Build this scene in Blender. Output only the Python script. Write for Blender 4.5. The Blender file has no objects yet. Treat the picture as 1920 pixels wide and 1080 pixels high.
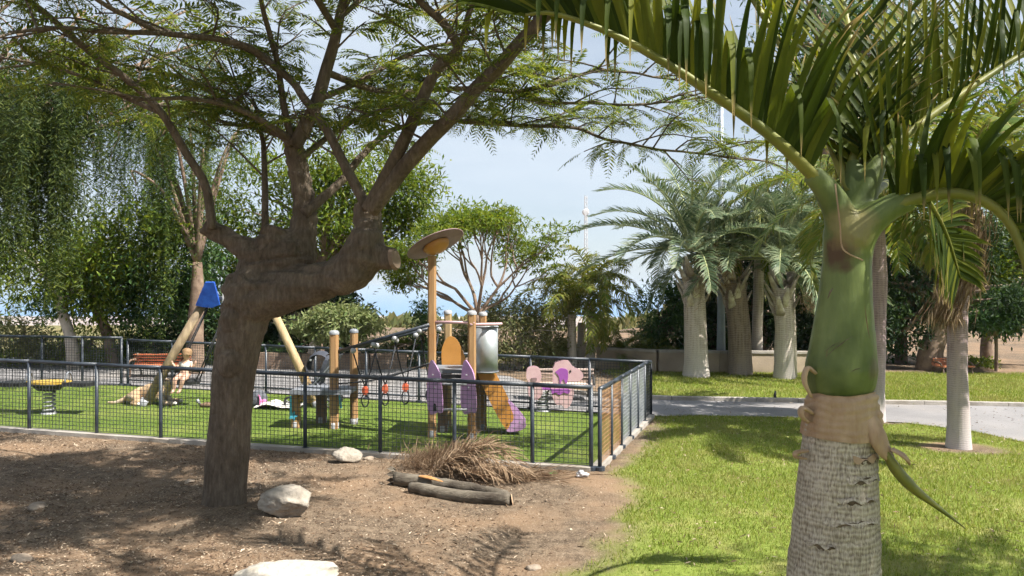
import bpy, bmesh, math, random
import numpy as np
from mathutils import Vector, Matrix, Quaternion

random.seed(11)
R = np.random.default_rng(11)
sc = bpy.context.scene
COL = sc.collection

# ------------------------------------------------------------------ camera, sky, sun, exposure
F = 1450.0            # focal length in pixels of the 1920 wide photograph
CZ = 2.0
HAZE = 0.00026
cam_d = bpy.data.cameras.new('camera')
cam = bpy.data.objects.new('camera', cam_d); COL.objects.link(cam)
cam.location = (0, 0, CZ); cam.rotation_euler = (math.radians(90), 0, 0)
cam_d.sensor_width = 36; cam_d.lens = 36 * F / 1920
cam_d.clip_start = 0.05; cam_d.clip_end = 40000
sc.camera = cam

SUN_H = Vector((0.88, -0.42, 0)).normalized(); SUN_E = math.radians(53)
SUN = Vector((SUN_H.x * math.cos(SUN_E), SUN_H.y * math.cos(SUN_E), math.sin(SUN_E)))
world = bpy.data.worlds.new('World'); sc.world = world; world.use_nodes = True
wn = world.node_tree.nodes; wl = world.node_tree.links
bg = wn['Background']
sky = wn.new('ShaderNodeTexSky'); sky.sky_type = 'NISHITA'; sky.sun_disc = False
sky.sun_elevation = SUN_E; sky.sun_rotation = math.atan2(SUN_H.x, SUN_H.y)
sky.altitude = 200; sky.air_density = 1.0; sky.dust_density = 0.6; sky.ozone_density = 1.5
# thin high cloud: streaky noise whitening the sky
tc = wn.new('ShaderNodeTexCoord'); mp = wn.new('ShaderNodeMapping'); mp.inputs['Scale'].default_value = (1.0, 1.4, 4.0)
cn = wn.new('ShaderNodeTexNoise'); cn.inputs['Scale'].default_value = 2.2; cn.inputs['Detail'].default_value = 7; cn.inputs['Roughness'].default_value = 0.58
cr = wn.new('ShaderNodeValToRGB'); cr.color_ramp.elements[0].position = 0.38; cr.color_ramp.elements[1].position = 0.72
cr.color_ramp.elements[0].color = (0.55, 0.55, 0.55, 1); cr.color_ramp.elements[1].color = (0.9, 0.9, 0.9, 1)
mx = wn.new('ShaderNodeMixRGB'); mx.inputs['Color2'].default_value = (6.7, 7.45, 8.3, 1)
wl.new(tc.outputs['Generated'], mp.inputs['Vector']); wl.new(mp.outputs['Vector'], cn.inputs['Vector'])
wl.new(cn.outputs['Fac'], cr.inputs['Fac']); wl.new(cr.outputs['Color'], mx.inputs['Fac'])
wl.new(sky.outputs['Color'], mx.inputs['Color1']); wl.new(mx.outputs['Color'], bg.inputs['Color'])
bg.inputs['Strength'].default_value = 0.052

sun_d = bpy.data.lights.new('sun', 'SUN'); sun_d.energy = 5.0; sun_d.angle = math.radians(0.53); sun_d.color = (1.0, 0.955, 0.88)
sun = bpy.data.objects.new('sun', sun_d); COL.objects.link(sun)
sun.rotation_euler = SUN.to_track_quat('Z', 'Y').to_euler(); sun.location = (20, -10, 40)

vs = sc.view_settings
vs.view_transform = 'Standard'; vs.look = 'None'; vs.exposure = 1.25; vs.gamma = 1.0; vs.use_curve_mapping = False
cy = sc.cycles
cy.use_denoising = True
cy.max_bounces = 4; cy.diffuse_bounces = 3; cy.glossy_bounces = 1; cy.transmission_bounces = 2; cy.transparent_max_bounces = 4; cy.volume_bounces = 0
cy.sample_clamp_indirect = 4.0
cy.use_adaptive_sampling = True; cy.adaptive_threshold = 0.03; cy.use_light_tree = False

# ------------------------------------------------------------------ helpers
def P(px, py, Y):
    return np.array([(px - 960) / F * Y, Y, CZ - (py - 540) / F * Y])

def hash3(i, j, k):
    h = (i * 374761393 + j * 668265263 + k * 2147483647 + 1013904223) & 0xFFFFFFFF
    h = ((h ^ (h >> 13)) * 1274126177) & 0xFFFFFFFF
    return ((h ^ (h >> 16)) & 0xFFFF) / 65535.0

def vnoise(p, scale=1.0):
    p = np.asarray(p, float) * scale + 1000.0
    i = np.floor(p).astype(np.int64); f = p - i; f = f * f * (3 - 2 * f)
    out = 0
    for dx in (0, 1):
        for dy in (0, 1):
            for dz in (0, 1):
                w = (f[:, 0] if dx else 1 - f[:, 0]) * (f[:, 1] if dy else 1 - f[:, 1]) * (f[:, 2] if dz else 1 - f[:, 2])
                out = out + w * hash3(i[:, 0] + dx, i[:, 1] + dy, i[:, 2] + dz)
    return out * 2 - 1

def fbm(p, scale=1.0, oct=4):
    a = 1.0; s = 0; t = 0
    for o in range(oct):
        s = s + a * vnoise(np.asarray(p) + o * 17.3, scale * 2 ** o); t += a; a *= 0.5
    return s / t

def sstep(a, b, x):
    t = np.clip((x - a) / (b - a), 0, 1); return t * t * (3 - 2 * t)

def gz(x, y):
    x = np.asarray(x, float); y = np.asarray(y, float)
    z = 0.1 - 0.02 * np.clip(x, -12, 12) - 0.018 * np.clip(y, -5, 9)
    return z

def G(px, py):
    """ground point under a pixel"""
    u = (px - 960) / F; v = (py - 540) / F
    Y = 2.062 / (v - 0.02 * u)
    if Y < 9: Y = 1.9 / (v - 0.02 * u - 0.018)
    X = u * Y
    return np.array([X, Y, float(gz(X, Y))])

def nrm(a):
    a = np.asarray(a, float); return a / np.maximum(np.linalg.norm(a, axis=-1, keepdims=True), 1e-9)

def catmull(pts, n):
    pts = np.asarray(pts, float)
    if len(pts) < 3:
        t = np.linspace(0, 1, n)[:, None]; return pts[0] * (1 - t) + pts[-1] * t
    p = np.vstack([2 * pts[0] - pts[1], pts, 2 * pts[-1] - pts[-2]])
    m = len(pts) - 1
    t = np.linspace(0, m - 1e-6, n); i = t.astype(int); f = (t - i)[:, None]
    a, b, c, d = p[i], p[i + 1], p[i + 2], p[i + 3]
    return 0.5 * (2 * b + (c - a) * f + (2 * a - 5 * b + 4 * c - d) * f ** 2 + (3 * b - a - 3 * c + d) * f ** 3)

ORG = {}
class MB:
    def __init__(s): s.V = []; s.Q = []; s.T = []; s.A = []; s.n = 0
    def add(s, v, q=None, t=None, a=None):
        v = np.asarray(v, float).reshape(-1, 3)
        if q is not None and len(q): s.Q.append(np.asarray(q, np.int64).reshape(-1, 4) + s.n)
        if t is not None and len(t): s.T.append(np.asarray(t, np.int64).reshape(-1, 3) + s.n)
        s.A.append(np.zeros(len(v)) if a is None else np.asarray(a, float).reshape(-1))
        s.V.append(v); s.n += len(v); return s
    def box(s, c, size, rot=None, taper=1.0):
        h = np.asarray(size, float) / 2
        v = np.array([[x, y, z] for z in (-1, 1) for y in (-1, 1) for x in (-1, 1)], float)
        v[4:, :2] *= taper
        v = v * h
        if rot is not None: v = v @ np.array(rot).T
        return s.add(v + np.asarray(c), [[0, 2, 3, 1], [4, 5, 7, 6], [0, 1, 5, 4], [2, 6, 7, 3], [0, 4, 6, 2], [1, 3, 7, 5]])
    def bar(s, p, q, w, h=None, up=(0, 0, 1)):
        p = np.asarray(p, float); q = np.asarray(q, float); h = h or w
        d = q - p; L = np.linalg.norm(d); d = d / L
        up = np.asarray(up, float)
        if abs(d @ up) > 0.98: up = np.array([0, 1, 0.0])
        x = nrm(np.cross(up, d)); y = np.cross(d, x)
        return s.box((p + q) / 2, (w, h, L), np.stack([x, y, d], 1))
    def bars(s, p, q, w):
        p = np.asarray(p, float); q = np.asarray(q, float); N = len(p)
        d = nrm(q - p); up = np.where(np.abs(d[:, 2:]) > .9, [[0, 1.0, 0]], [[0, 0, 1.0]])
        x = nrm(np.cross(up, d)) * w / 2; y = np.cross(d, nrm(x)) * w / 2
        v = np.stack([p - x - y, p + x - y, p + x + y, p - x + y, q - x - y, q + x - y, q + x + y, q - x + y], 1)
        f = np.array([[0, 1, 5, 4], [1, 2, 6, 5], [2, 3, 7, 6], [3, 0, 4, 7]])
        return s.add(v.reshape(-1, 3), (f[None] + 8 * np.arange(N)[:, None, None]).reshape(-1, 4))
    def tube(s, pts, rad, n=8, caps=True, flat=1.0):
        pts = np.asarray(pts, float); m = len(pts)
        rad = np.interp(np.linspace(0, 1, m), np.linspace(0, 1, len(np.atleast_1d(rad))), np.atleast_1d(rad)) if np.ndim(rad) else np.full(m, rad)
        tg = nrm(np.gradient(pts, axis=0))
        up = np.array([0, 0, 1.0]) if abs(tg[0, 2]) < .9 else np.array([0, 1.0, 0])
        x = nrm(np.cross(tg[0], up)); a = np.linspace(0, 2 * np.pi, n, endpoint=False)
        rings = []
        for i in range(m):
            x = nrm(x - tg[i] * (x @ tg[i])); y = np.cross(tg[i], x)
            rings.append(pts[i] + rad[i] * (np.cos(a)[:, None] * x + np.sin(a)[:, None] * y * flat))
        v = np.concatenate(rings)
        i = np.arange(n); j = (i + 1) % n
        q = np.concatenate([np.stack([k * n + i, k * n + j, (k + 1) * n + j, (k + 1) * n + i], 1) for k in range(m - 1)])
        if caps:
            v = np.vstack([v, pts[0], pts[-1]]); b = m * n
            t = np.concatenate([np.stack([j, i, np.full(n, b)], 1), np.stack([(m - 1) * n + i, (m - 1) * n + j, np.full(n, b + 1)], 1)])
            return s.add(v, q, t, np.concatenate([np.repeat(np.linspace(0, 1, m), n), [0, 1]]))
        return s.add(v, q)
    def lathe(s, c, prof, n=16, ax=None):
        """prof: list of (radius, height) ; c centre ; ax rotation matrix"""
        a = np.linspace(0, 2 * np.pi, n, endpoint=False); v = []
        for r, h in prof: v.append(np.stack([np.cos(a) * r, np.sin(a) * r, np.full(n, h)], 1))
        v = np.concatenate(v); m = len(prof); i = np.arange(n); j = (i + 1) % n
        if ax is not None: v = v @ np.array(ax).T
        q = np.concatenate([np.stack([k * n + i, k * n + j, (k + 1) * n + j, (k + 1) * n + i], 1) for k in range(m - 1)])
        return s.add(v + np.asarray(c), q)
    def leaves(s, c, d, nn, L, W, fold=0.2):
        c = np.asarray(c, float); N = len(c); d = nrm(d); L = np.broadcast_to(np.asarray(L, float), (N,))[:, None]; W = np.broadcast_to(np.asarray(W, float), (N,))[:, None]
        sd = nrm(np.cross(d, nn)); n2 = np.cross(sd, d)
        v = np.stack([c, c + d * L * .45 + sd * W / 2 + n2 * W * fold, c + d * L, c + d * L * .45 - sd * W / 2 + n2 * W * fold], 1)
        k = 4 * np.arange(N)[:, None, None]
        return s.add(v.reshape(-1, 3), None, (np.array([[0, 1, 2], [0, 2, 3]])[None] + k).reshape(-1, 3))
    def strips(s, pts, side, wid, fold=0.0, nn=None):
        """pts (N,K,3), side (N,K,3), wid (N,K)"""
        N, K, _ = pts.shape; w = wid[..., None] / 2
        if fold == 0:
            v = np.stack([pts - side * w, pts + side * w], 2); C = 2
        else:
            v = np.stack([pts - side * w + nn * w * fold, pts, pts + side * w + nn * w * fold], 2); C = 3
        k = np.arange(K - 1); q = []
        for c in range(C - 1):
            q.append(np.stack([k * C + c, k * C + c + 1, (k + 1) * C + c + 1, (k + 1) * C + c], 1))
        q = np.concatenate(q)
        f = (q[None] + (K * C) * np.arange(N)[:, None, None]).reshape(-1, 4)
        return s.add(v.reshape(-1, 3), f, None, np.tile(np.repeat(np.linspace(0, 1, K), C), N))
    def mesh(s, name, off=(0, 0, 0), smooth=False):
        V = np.concatenate(s.V) - np.asarray(off)
        Q = np.concatenate(s.Q) if s.Q else np.zeros((0, 4), np.int64)
        T = np.concatenate(s.T) if s.T else np.zeros((0, 3), np.int64)
        me = bpy.data.meshes.new(name)
        me.vertices.add(len(V)); me.vertices.foreach_set('co', V.astype(np.float32).ravel())
        loops = np.concatenate([Q.ravel(), T.ravel()]).astype(np.int32)
        me.loops.add(len(loops)); me.loops.foreach_set('vertex_index', loops)
        st = np.concatenate([np.arange(len(Q)) * 4, len(Q) * 4 + np.arange(len(T)) * 3]).astype(np.int32)
        me.polygons.add(len(st)); me.polygons.foreach_set('loop_start', st)
        me.polygons.foreach_set('use_smooth', np.full(len(st), bool(smooth)))
        me.update(calc_edges=True)
        A = np.concatenate(s.A)
        if A.any():
            at = me.attributes.new('t', 'FLOAT', 'POINT'); at.data.foreach_set('value', A.astype(np.float32))
        return me
    def build(s, name, mat, parent=None, smooth=False):
        off = ORG.get(parent.name, (0, 0, 0)) if parent else (0, 0, 0)
        me = s.mesh(name, off, smooth); me.materials.append(mat)
        return link(name, me, parent)

def link(name, me, parent=None):
    o = bpy.data.objects.new(name, me); COL.objects.link(o)
    if parent:
        o.parent = parent; ORG[o.name] = ORG.get(parent.name, (0, 0, 0))
    return o

def tag(o, label=None, cat=None, group=None, kind=None):
    if label: o['label'] = label
    if cat: o['category'] = cat
    if group: o['group'] = group
    if kind: o['kind'] = kind
    return o

def thing(name, label, cat, loc, group=None):
    o = bpy.data.objects.new(name, None); COL.objects.link(o)
    o.location = Vector([float(a) for a in loc]); o.empty_display_size = 0.1
    ORG[o.name] = tuple(float(a) for a in loc)
    return tag(o, label, cat, group)

def inpoly(x, y, poly):
    c = np.zeros(np.shape(x), bool); n = len(poly)
    for i in range(n):
        x1, y1 = poly[i][:2]; x2, y2 = poly[(i + 1) % n][:2]
        if y1 == y2: continue
        k = ((y1 > y) != (y2 > y)) & (x < (x2 - x1) * (y - y1) / (y2 - y1) + x1)
        c ^= k
    return c

def rotz(a): return np.array([[math.cos(a), -math.sin(a), 0], [math.sin(a), math.cos(a), 0], [0, 0, 1]])
def rotm(ax, a): return np.array(Matrix.Rotation(a, 3, Vector(ax)))
def rdir(n): return nrm(R.normal(size=(n, 3)))

# ------------------------------------------------------------------ materials
def nodes(name):
    m = bpy.data.materials.new(name); m.use_nodes = True
    return m, m.node_tree.nodes, m.node_tree.links, m.node_tree.nodes['Principled BSDF']

def c4(c): return (c[0], c[1], c[2], 1)

def mat(name, a, b=None, scale=8, rough=.7, bump=0.0, bscale=None, metal=0, spec=.4, stretch=(1, 1, 1), lo=.35, hi=.65, third=None, tscale=1.5, bdist=.02):
    m, N, L, p = nodes(name)
    p.inputs['Roughness'].default_value = rough; p.inputs['Metallic'].default_value = metal; p.inputs['Specular IOR Level'].default_value = spec
    p.inputs['Base Color'].default_value = c4(a)
    t = N.new('ShaderNodeTexCoord'); mp = N.new('ShaderNodeMapping'); mp.inputs['Scale'].default_value = stretch
    L.new(t.outputs['Object'], mp.inputs['Vector'])
    if b is not None:
        n = N.new('ShaderNodeTexNoise'); n.inputs['Scale'].default_value = scale; n.inputs['Detail'].default_value = 6; n.inputs['Roughness'].default_value = .6
        r = N.new('ShaderNodeValToRGB'); r.color_ramp.elements[0].position = lo; r.color_ramp.elements[1].position = hi
        r.color_ramp.elements[0].color = c4(a); r.color_ramp.elements[1].color = c4(b)
        L.new(mp.outputs['Vector'], n.inputs['Vector']); L.new(n.outputs['Fac'], r.inputs['Fac'])
        out = r.outputs['Color']
        if third is not None:
            n3 = N.new('ShaderNodeTexNoise'); n3.inputs['Scale'].default_value = tscale; n3.inputs['Detail'].default_value = 4
            r3 = N.new('ShaderNodeValToRGB'); r3.color_ramp.elements[0].position = .48; r3.color_ramp.elements[1].position = .68
            r3.color_ramp.elements[0].color = (0, 0, 0, 1); r3.color_ramp.elements[1].color = (1, 1, 1, 1)
            L.new(t.outputs['Object'], n3.inputs['Vector']); L.new(n3.outputs['Fac'], r3.inputs['Fac'])
            x = N.new('ShaderNodeMixRGB'); x.inputs['Color2'].default_value = c4(third)
            L.new(r3.outputs['Color'], x.inputs['Fac']); L.new(out, x.inputs['Color1']); out = x.outputs['Color']
        L.new(out, p.inputs['Base Color'])
    if bump:
        n2 = N.new('ShaderNodeTexNoise'); n2.inputs['Scale'].default_value = bscale or scale * 2; n2.inputs['Detail'].default_value = 5
        bp = N.new('ShaderNodeBump'); bp.inputs['Strength'].default_value = bump; bp.inputs['Distance'].default_value = bdist
        L.new(mp.outputs['Vector'], n2.inputs['Vector']); L.new(n2.outputs['Fac'], bp.inputs['Height']); L.new(bp.outputs['Normal'], p.inputs['Normal'])
    return m

def leafmat(name, cols, transl=.35, rough=.5, tip=None, spec=.15, patch=None):
    """cols: list of colours picked at random for each leaf; tip = colour of the dry leaf ends"""
    m, N, L, p = nodes(name)
    g = N.new('ShaderNodeNewGeometry'); r = N.new('ShaderNodeValToRGB'); r.color_ramp.interpolation = 'LINEAR'
    e = r.color_ramp.elements
    e[0].position = 0; e[0].color = c4(cols[0]); e[1].position = 1; e[1].color = c4(cols[-1])
    for i, c in enumerate(cols[1:-1]):
        x = e.new((i + 1) / (len(cols) - 1)); x.color = c4(c)
    oi = N.new('ShaderNodeObjectInfo'); sm = N.new('ShaderNodeMath'); sm.operation = 'ADD'; fr = N.new('ShaderNodeMath'); fr.operation = 'FRACT'
    L.new(g.outputs['Random Per Island'], sm.inputs[0]); L.new(oi.outputs['Random'], sm.inputs[1]); L.new(sm.outputs[0], fr.inputs[0])
    L.new(fr.outputs[0], r.inputs['Fac']); out = r.outputs['Color']
    if patch is not None:
        tc_ = N.new('ShaderNodeTexCoord'); nz = N.new('ShaderNodeTexNoise'); nz.inputs['Scale'].default_value = patch[1]; nz.inputs['Detail'].default_value = 5; L.new(tc_.outputs['Object'], nz.inputs['Vector'])
        pr = N.new('ShaderNodeMapRange'); pr.inputs['From Min'].default_value = .48; pr.inputs['From Max'].default_value = .68; pr.inputs['To Max'].default_value = patch[2]; L.new(nz.outputs['Fac'], pr.inputs['Value'])
        x = N.new('ShaderNodeMixRGB'); x.inputs['Color2'].default_value = c4(patch[0]); L.new(pr.outputs['Result'], x.inputs['Fac']); L.new(out, x.inputs['Color1']); out = x.outputs['Color']
    if tip is not None:
        a = N.new('ShaderNodeAttribute'); a.attribute_name = 't'
        rr = N.new('ShaderNodeMapRange'); rr.inputs['From Min'].default_value = .80; rr.inputs['From Max'].default_value = 1.0
        x = N.new('ShaderNodeMixRGB'); x.inputs['Color2'].default_value = c4(tip)
        L.new(a.outputs['Fac'], rr.inputs['Value']); L.new(rr.outputs['Result'], x.inputs['Fac']); L.new(out, x.inputs['Color1']); out = x.outputs['Color']
    L.new(out, p.inputs['Base Color']); p.inputs['Roughness'].default_value = rough; p.inputs['Specular IOR Level'].default_value = spec
    tr = N.new('ShaderNodeBsdfTranslucent'); hs = N.new('ShaderNodeHueSaturation'); hs.inputs['Hue'].default_value = .485; hs.inputs['Value'].default_value = 1.6; hs.inputs['Saturation'].default_value = 1.1
    L.new(out, hs.inputs['Color']); L.new(hs.outputs['Color'], tr.inputs['Color'])
    ms = N.new('ShaderNodeMixShader'); ms.inputs['Fac'].default_value = transl
    L.new(p.outputs['BSDF'], ms.inputs[1]); L.new(tr.outputs['BSDF'], ms.inputs[2]); L.new(ms.outputs['Shader'], N['Material Output'].inputs['Surface'])
    return m

def ringmat(name, a, b, ring=14, fibre=60, low=None, zlow=0, zhigh=2, rough=.85, bump=.5, wamt=.3, zst=.08):
    """palm trunk: rings of old leaf scars, fine upright fibre; low = colour at the foot of the trunk"""
    m, N, L, p = nodes(name); p.inputs['Roughness'].default_value = rough; p.inputs['Specular IOR Level'].default_value = .25
    t = N.new('ShaderNodeTexCoord')
    w = N.new('ShaderNodeTexWave'); w.wave_type = 'BANDS'; w.bands_direction = 'Z'; w.inputs['Scale'].default_value = ring; w.inputs['Distortion'].default_value = 5.0; w.inputs['Detail'].default_value = 4; w.inputs['Detail Scale'].default_value = 1.5
    L.new(t.outputs['Object'], w.inputs['Vector'])
    mp = N.new('ShaderNodeMapping'); mp.inputs['Scale'].default_value = (1, 1, zst); L.new(t.outputs['Object'], mp.inputs['Vector'])
    f = N.new('ShaderNodeTexNoise'); f.inputs['Scale'].default_value = fibre; f.inputs['Detail'].default_value = 5; L.new(mp.outputs['Vector'], f.inputs['Vector'])
    bl = N.new('ShaderNodeTexNoise'); bl.inputs['Scale'].default_value = 5; bl.inputs['Detail'].default_value = 5; L.new(t.outputs['Object'], bl.inputs['Vector'])
    ad = N.new('ShaderNodeMath'); ad.operation = 'MULTIPLY_ADD'; ad.inputs[1].default_value = wamt
    L.new(w.outputs['Fac'], ad.inputs[0]); L.new(f.outputs['Fac'], ad.inputs[2])
    ad2 = N.new('ShaderNodeMath'); ad2.operation = 'MULTIPLY_ADD'; ad2.inputs[1].default_value = .5; L.new(bl.outputs['Fac'], ad2.inputs[0]); L.new(ad.outputs[0], ad2.inputs[2])
    r = N.new('ShaderNodeValToRGB'); r.color_ramp.elements[0].position = .62; r.color_ramp.elements[1].position = 1.15 if False else 1.0
    r.color_ramp.elements[0].color = c4(a); r.color_ramp.elements[1].color = c4(b); L.new(ad2.outputs[0], r.inputs['Fac'])
    out = r.outputs['Color']
    if low is not None:
        sx = N.new('ShaderNodeSeparateXYZ'); L.new(t.outputs['Object'], sx.inputs[0])
        mr = N.new('ShaderNodeMapRange'); mr.inputs['From Min'].default_value = zlow; mr.inputs['From Max'].default_value = zhigh; mr.inputs['To Min'].default_value = .85; mr.inputs['To Max'].default_value = 0
        L.new(sx.outputs['Z'], mr.inputs['Value'])
        x = N.new('ShaderNodeMixRGB'); x.inputs['Color2'].default_value = c4(low); L.new(mr.outputs['Result'], x.inputs['Fac']); L.new(out, x.inputs['Color1']); out = x.outputs['Color']
    L.new(out, p.inputs['Base Color'])
    bp = N.new('ShaderNodeBump'); bp.inputs['Strength'].default_value = bump; bp.inputs['Distance'].default_value = .02
    L.new(ad.outputs[0], bp.inputs['Height']); L.new(bp.outputs['Normal'], p.inputs['Normal'])
    return m

M = {}
def barkmat(name, dark, mid, pale):
    m, N, L, p = nodes(name); p.inputs['Roughness'].default_value = .9; p.inputs['Specular IOR Level'].default_value = .2
    t = N.new('ShaderNodeTexCoord')
    def noise(s, st=(1, 1, 1), d=6, r=.6):
        mp = N.new('ShaderNodeMapping'); mp.inputs['Scale'].default_value = st; L.new(t.outputs['Object'], mp.inputs['Vector'])
        n = N.new('ShaderNodeTexNoise'); n.inputs['Scale'].default_value = s; n.inputs['Detail'].default_value = d; n.inputs['Roughness'].default_value = r; L.new(mp.outputs['Vector'], n.inputs['Vector']); return n.outputs['Fac']
    r = N.new('ShaderNodeValToRGB'); e = r.color_ramp.elements; e[0].position = .32; e[0].color = c4(dark); e[1].position = .72; e[1].color = c4(pale); x = e.new(.5); x.color = c4(mid)
    a = N.new('ShaderNodeMath'); a.operation = 'MULTIPLY_ADD'; a.inputs[1].default_value = .45; b = N.new('ShaderNodeMath'); b.operation = 'MULTIPLY'; b.inputs[1].default_value = .55
    L.new(noise(4.5, (1, 1, .8), 8, .7), b.inputs[0]); L.new(noise(38, (1, 1, .22), 6, .65), a.inputs[0]); L.new(b.outputs[0], a.inputs[2]); L.new(a.outputs[0], r.inputs['Fac']); L.new(r.outputs['Color'], p.inputs['Base Color'])
    v = N.new('ShaderNodeTexVoronoi'); v.feature = 'DISTANCE_TO_EDGE'; v.inputs['Scale'].default_value = 16; mp = N.new('ShaderNodeMapping'); mp.inputs['Scale'].default_value = (1, 1, .3); L.new(t.outputs['Object'], mp.inputs['Vector']); L.new(mp.outputs['Vector'], v.inputs['Vector'])
    vr = N.new('ShaderNodeMapRange'); vr.inputs['From Max'].default_value = .08; vr.inputs['To Max'].default_value = .35; L.new(v.outputs['Distance'], vr.inputs['Value'])
    h = N.new('ShaderNodeMath'); h.operation = 'ADD'; L.new(a.outputs[0], h.inputs[0]); L.new(vr.outputs['Result'], h.inputs[1])
    bp = N.new('ShaderNodeBump'); bp.inputs['Strength'].default_value = .55; bp.inputs['Distance'].default_value = .022; L.new(h.outputs[0], bp.inputs['Height']); L.new(bp.outputs['Normal'], p.inputs['Normal'])
    return m
M['bark'] = barkmat('bark_grey', (.042, .031, .022), (.112, .087, .064), (.215, .174, .132))
M['bark_pale'] = mat('bark_pale', (.36, .30, .25), (.50, .44, .38), 6, .85, .5, 14, third=(.24, .19, .15), spec=.2)
M['bark_brown'] = mat('bark_brown', (.14, .095, .07), (.25, .18, .13), 6, .9, .6, 14, spec=.2)
M['leaf_feather'] = leafmat('leaf_feather', [(.050, .085, .018), (.10, .135, .026), (.17, .185, .034), (.055, .10, .026)], .55)
M['leaf_pepper'] = leafmat('leaf_pepper', [(.016, .030, .009), (.032, .054, .013), (.085, .105, .022), (.022, .042, .012)], .28)
M['leaf_pepper_sunlit'] = leafmat('leaf_pepper_sunlit', [(.035, .07, .02), (.065, .11, .022), (.12, .155, .03), (.03, .06, .02)], .35)  # pepper leaf with sunlight put into a lighter green
M['leaf_bright'] = leafmat('leaf_bright', [(.07, .12, .02), (.12, .18, .025), (.18, .21, .03), (.06, .10, .02)], .42)
M['leaf_olive'] = leafmat('leaf_olive', [(.09, .12, .045), (.16, .17, .07), (.22, .20, .09), (.07, .10, .03)], .3)
M['leaf_dark'] = leafmat('leaf_dark', [(.014, .030, .013), (.028, .054, .018), (.05, .078, .024), (.018, .040, .016)], .25)
M['leaf_mid'] = leafmat('leaf_mid', [(.03, .075, .025), (.05, .10, .03), (.075, .13, .035), (.025, .06, .025)], .3)
M['leaf_pale'] = leafmat('leaf_pale', [(.12, .17, .06), (.19, .22, .09), (.24, .26, .12), (.10, .15, .05)], .35)
M['palm_near'] = leafmat('palm_near_leaf', [(.022, .038, .006), (.036, .058, .008), (.075, .10, .014), (.16, .17, .022)], .38, .55, tip=(.40, .29, .13), spec=.12)
M['palm_mid'] = leafmat('palm_mid_leaf', [(.055, .10, .02), (.10, .145, .025), (.17, .175, .035), (.06, .09, .02)], .35, .5, tip=(.30, .20, .08), spec=.2)
M['palm_blue'] = leafmat('palm_blue_leaf', [(.07, .11, .06), (.11, .155, .085), (.18, .205, .12), (.06, .10, .045)], .28, .45, tip=(.25, .22, .12), spec=.25)
M['palm_queen'] = leafmat('palm_queen_leaf', [(.09, .14, .025), (.15, .185, .035), (.24, .23, .05), (.10, .13, .025)], .4, .5, tip=(.30, .20, .08))
M['palm_dry'] = leafmat('palm_dry_leaf', [(.12, .075, .045), (.22, .15, .09), (.34, .25, .165), (.10, .065, .04)], .2, .8, spec=.2)
M['rachis'] = mat('palm_midrib', (.11, .125, .022), (.20, .19, .035), 6, .5, .1, 20, spec=.4)
M['rachis_pale'] = mat('palm_midrib_pale', (.22, .26, .10), (.33, .34, .16), 6, .5, spec=.4)
M['rachis_dry'] = mat('palm_midrib_dry', (.24, .16, .09), (.34, .24, .15), 6, .8)
M['shaft'] = mat('palm_crownshaft', (.095, .125, .032), (.155, .19, .06), 9, .5, .12, 60, stretch=(1, 1, .12), third=(.055, .078, .016), tscale=3.5, spec=.3)
M['shaft_red'] = mat('palm_sheath_brown', (.11, .05, .025), (.20, .12, .06), 9, .6, .2, 30, stretch=(1, 1, .4))
M['trunk_near'] = ringmat('palm_trunk_grey', (.19, .15, .112), (.50, .43, .35), 13, 130, bump=.5, wamt=.16, zst=.22)
M['trunk_royal'] = ringmat('palm_trunk_royal', (.20, .14, .14), (.34, .255, .255), 11, 30, low=(.46, .42, .405), zlow=.1, zhigh=1.35, bump=.22)
M['trunk_pale'] = ringmat('palm_trunk_pale', (.25, .205, .17), (.46, .395, .34), 7, 24, low=(.50, .45, .40), zlow=.0, zhigh=1.2, bump=.22)
M['trunk_brown_shaded'] = ringmat('palm_trunk_brown_shaded', (.12, .085, .065), (.26, .20, .155), 7, 24, low=(.30, .25, .21), zlow=-.2, zhigh=.8, bump=.3)  # fibrous dark brown, with the middle palm's shade also put into the colour
M['scar'] = mat('palm_scar', (.06, .04, .028), (.17, .12, .085), 30, .9, .5, 50)
M['husk'] = mat('palm_husk', (.30, .19, .11), (.44, .31, .20), 12, .75, .4, 40, stretch=(1, 1, .3))
M['boot'] = mat('palm_leaf_base', (.30, .25, .20), (.52, .47, .40), 8, .85, .4, 20, third=(.13, .10, .08))
M['iron'] = mat('fence_paint', (.018, .024, .034), (.045, .055, .07), 9, .42, .12, 60, lo=.4, hi=.75, spec=.5)
M['wire'] = mat('fence_wire', (.03, .036, .045), (.07, .075, .08), 4, .5, metal=.3)
M['wire_rust'] = mat('fence_wire_rust', (.28, .14, .06), (.42, .25, .13), 5, .8)
M['wire_galv'] = mat('fence_wire_galvanised', (.30, .32, .35), (.42, .44, .46), 6, .5, metal=.3)
M['concrete'] = mat('concrete', (.30, .27, .24), (.41, .37, .33), 5, .9, .4, 40, third=(.27, .235, .20))
M['wall'] = mat('wall_render', (.30, .235, .175), (.40, .32, .24), 3, .9, .3, 30, third=(.20, .155, .115))
M['kerb'] = mat('kerb_concrete', (.27, .245, .22), (.36, .33, .29), 5, .9, .4, 40, third=(.22, .19, .15))
M['asphalt'] = mat('road_asphalt', (.17, .163, .165), (.225, .215, .215), 1.2, .9, .35, 160, third=(.24, .22, .205), tscale=.5, bdist=.01)
M['wood'] = mat('play_timber', (.27, .15, .065), (.40, .245, .115), 5, .6, .2, 30, stretch=(6, 6, .35), third=(.32, .16, .06))
M['wood_pale'] = mat('play_timber_pale', (.30, .21, .105), (.43, .32, .175), 5, .6, .2, 30, stretch=(5, 5, .35), third=(.33, .22, .11))
M['wood_shaded'] = mat('play_timber_shaded', (.20, .145, .085), (.32, .245, .15), 5, .7, .2, 30, stretch=(5, 5, .35), third=(.13, .095, .06), tscale=4)  # left swing leg: its shade is put into this darker timber colour
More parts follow.
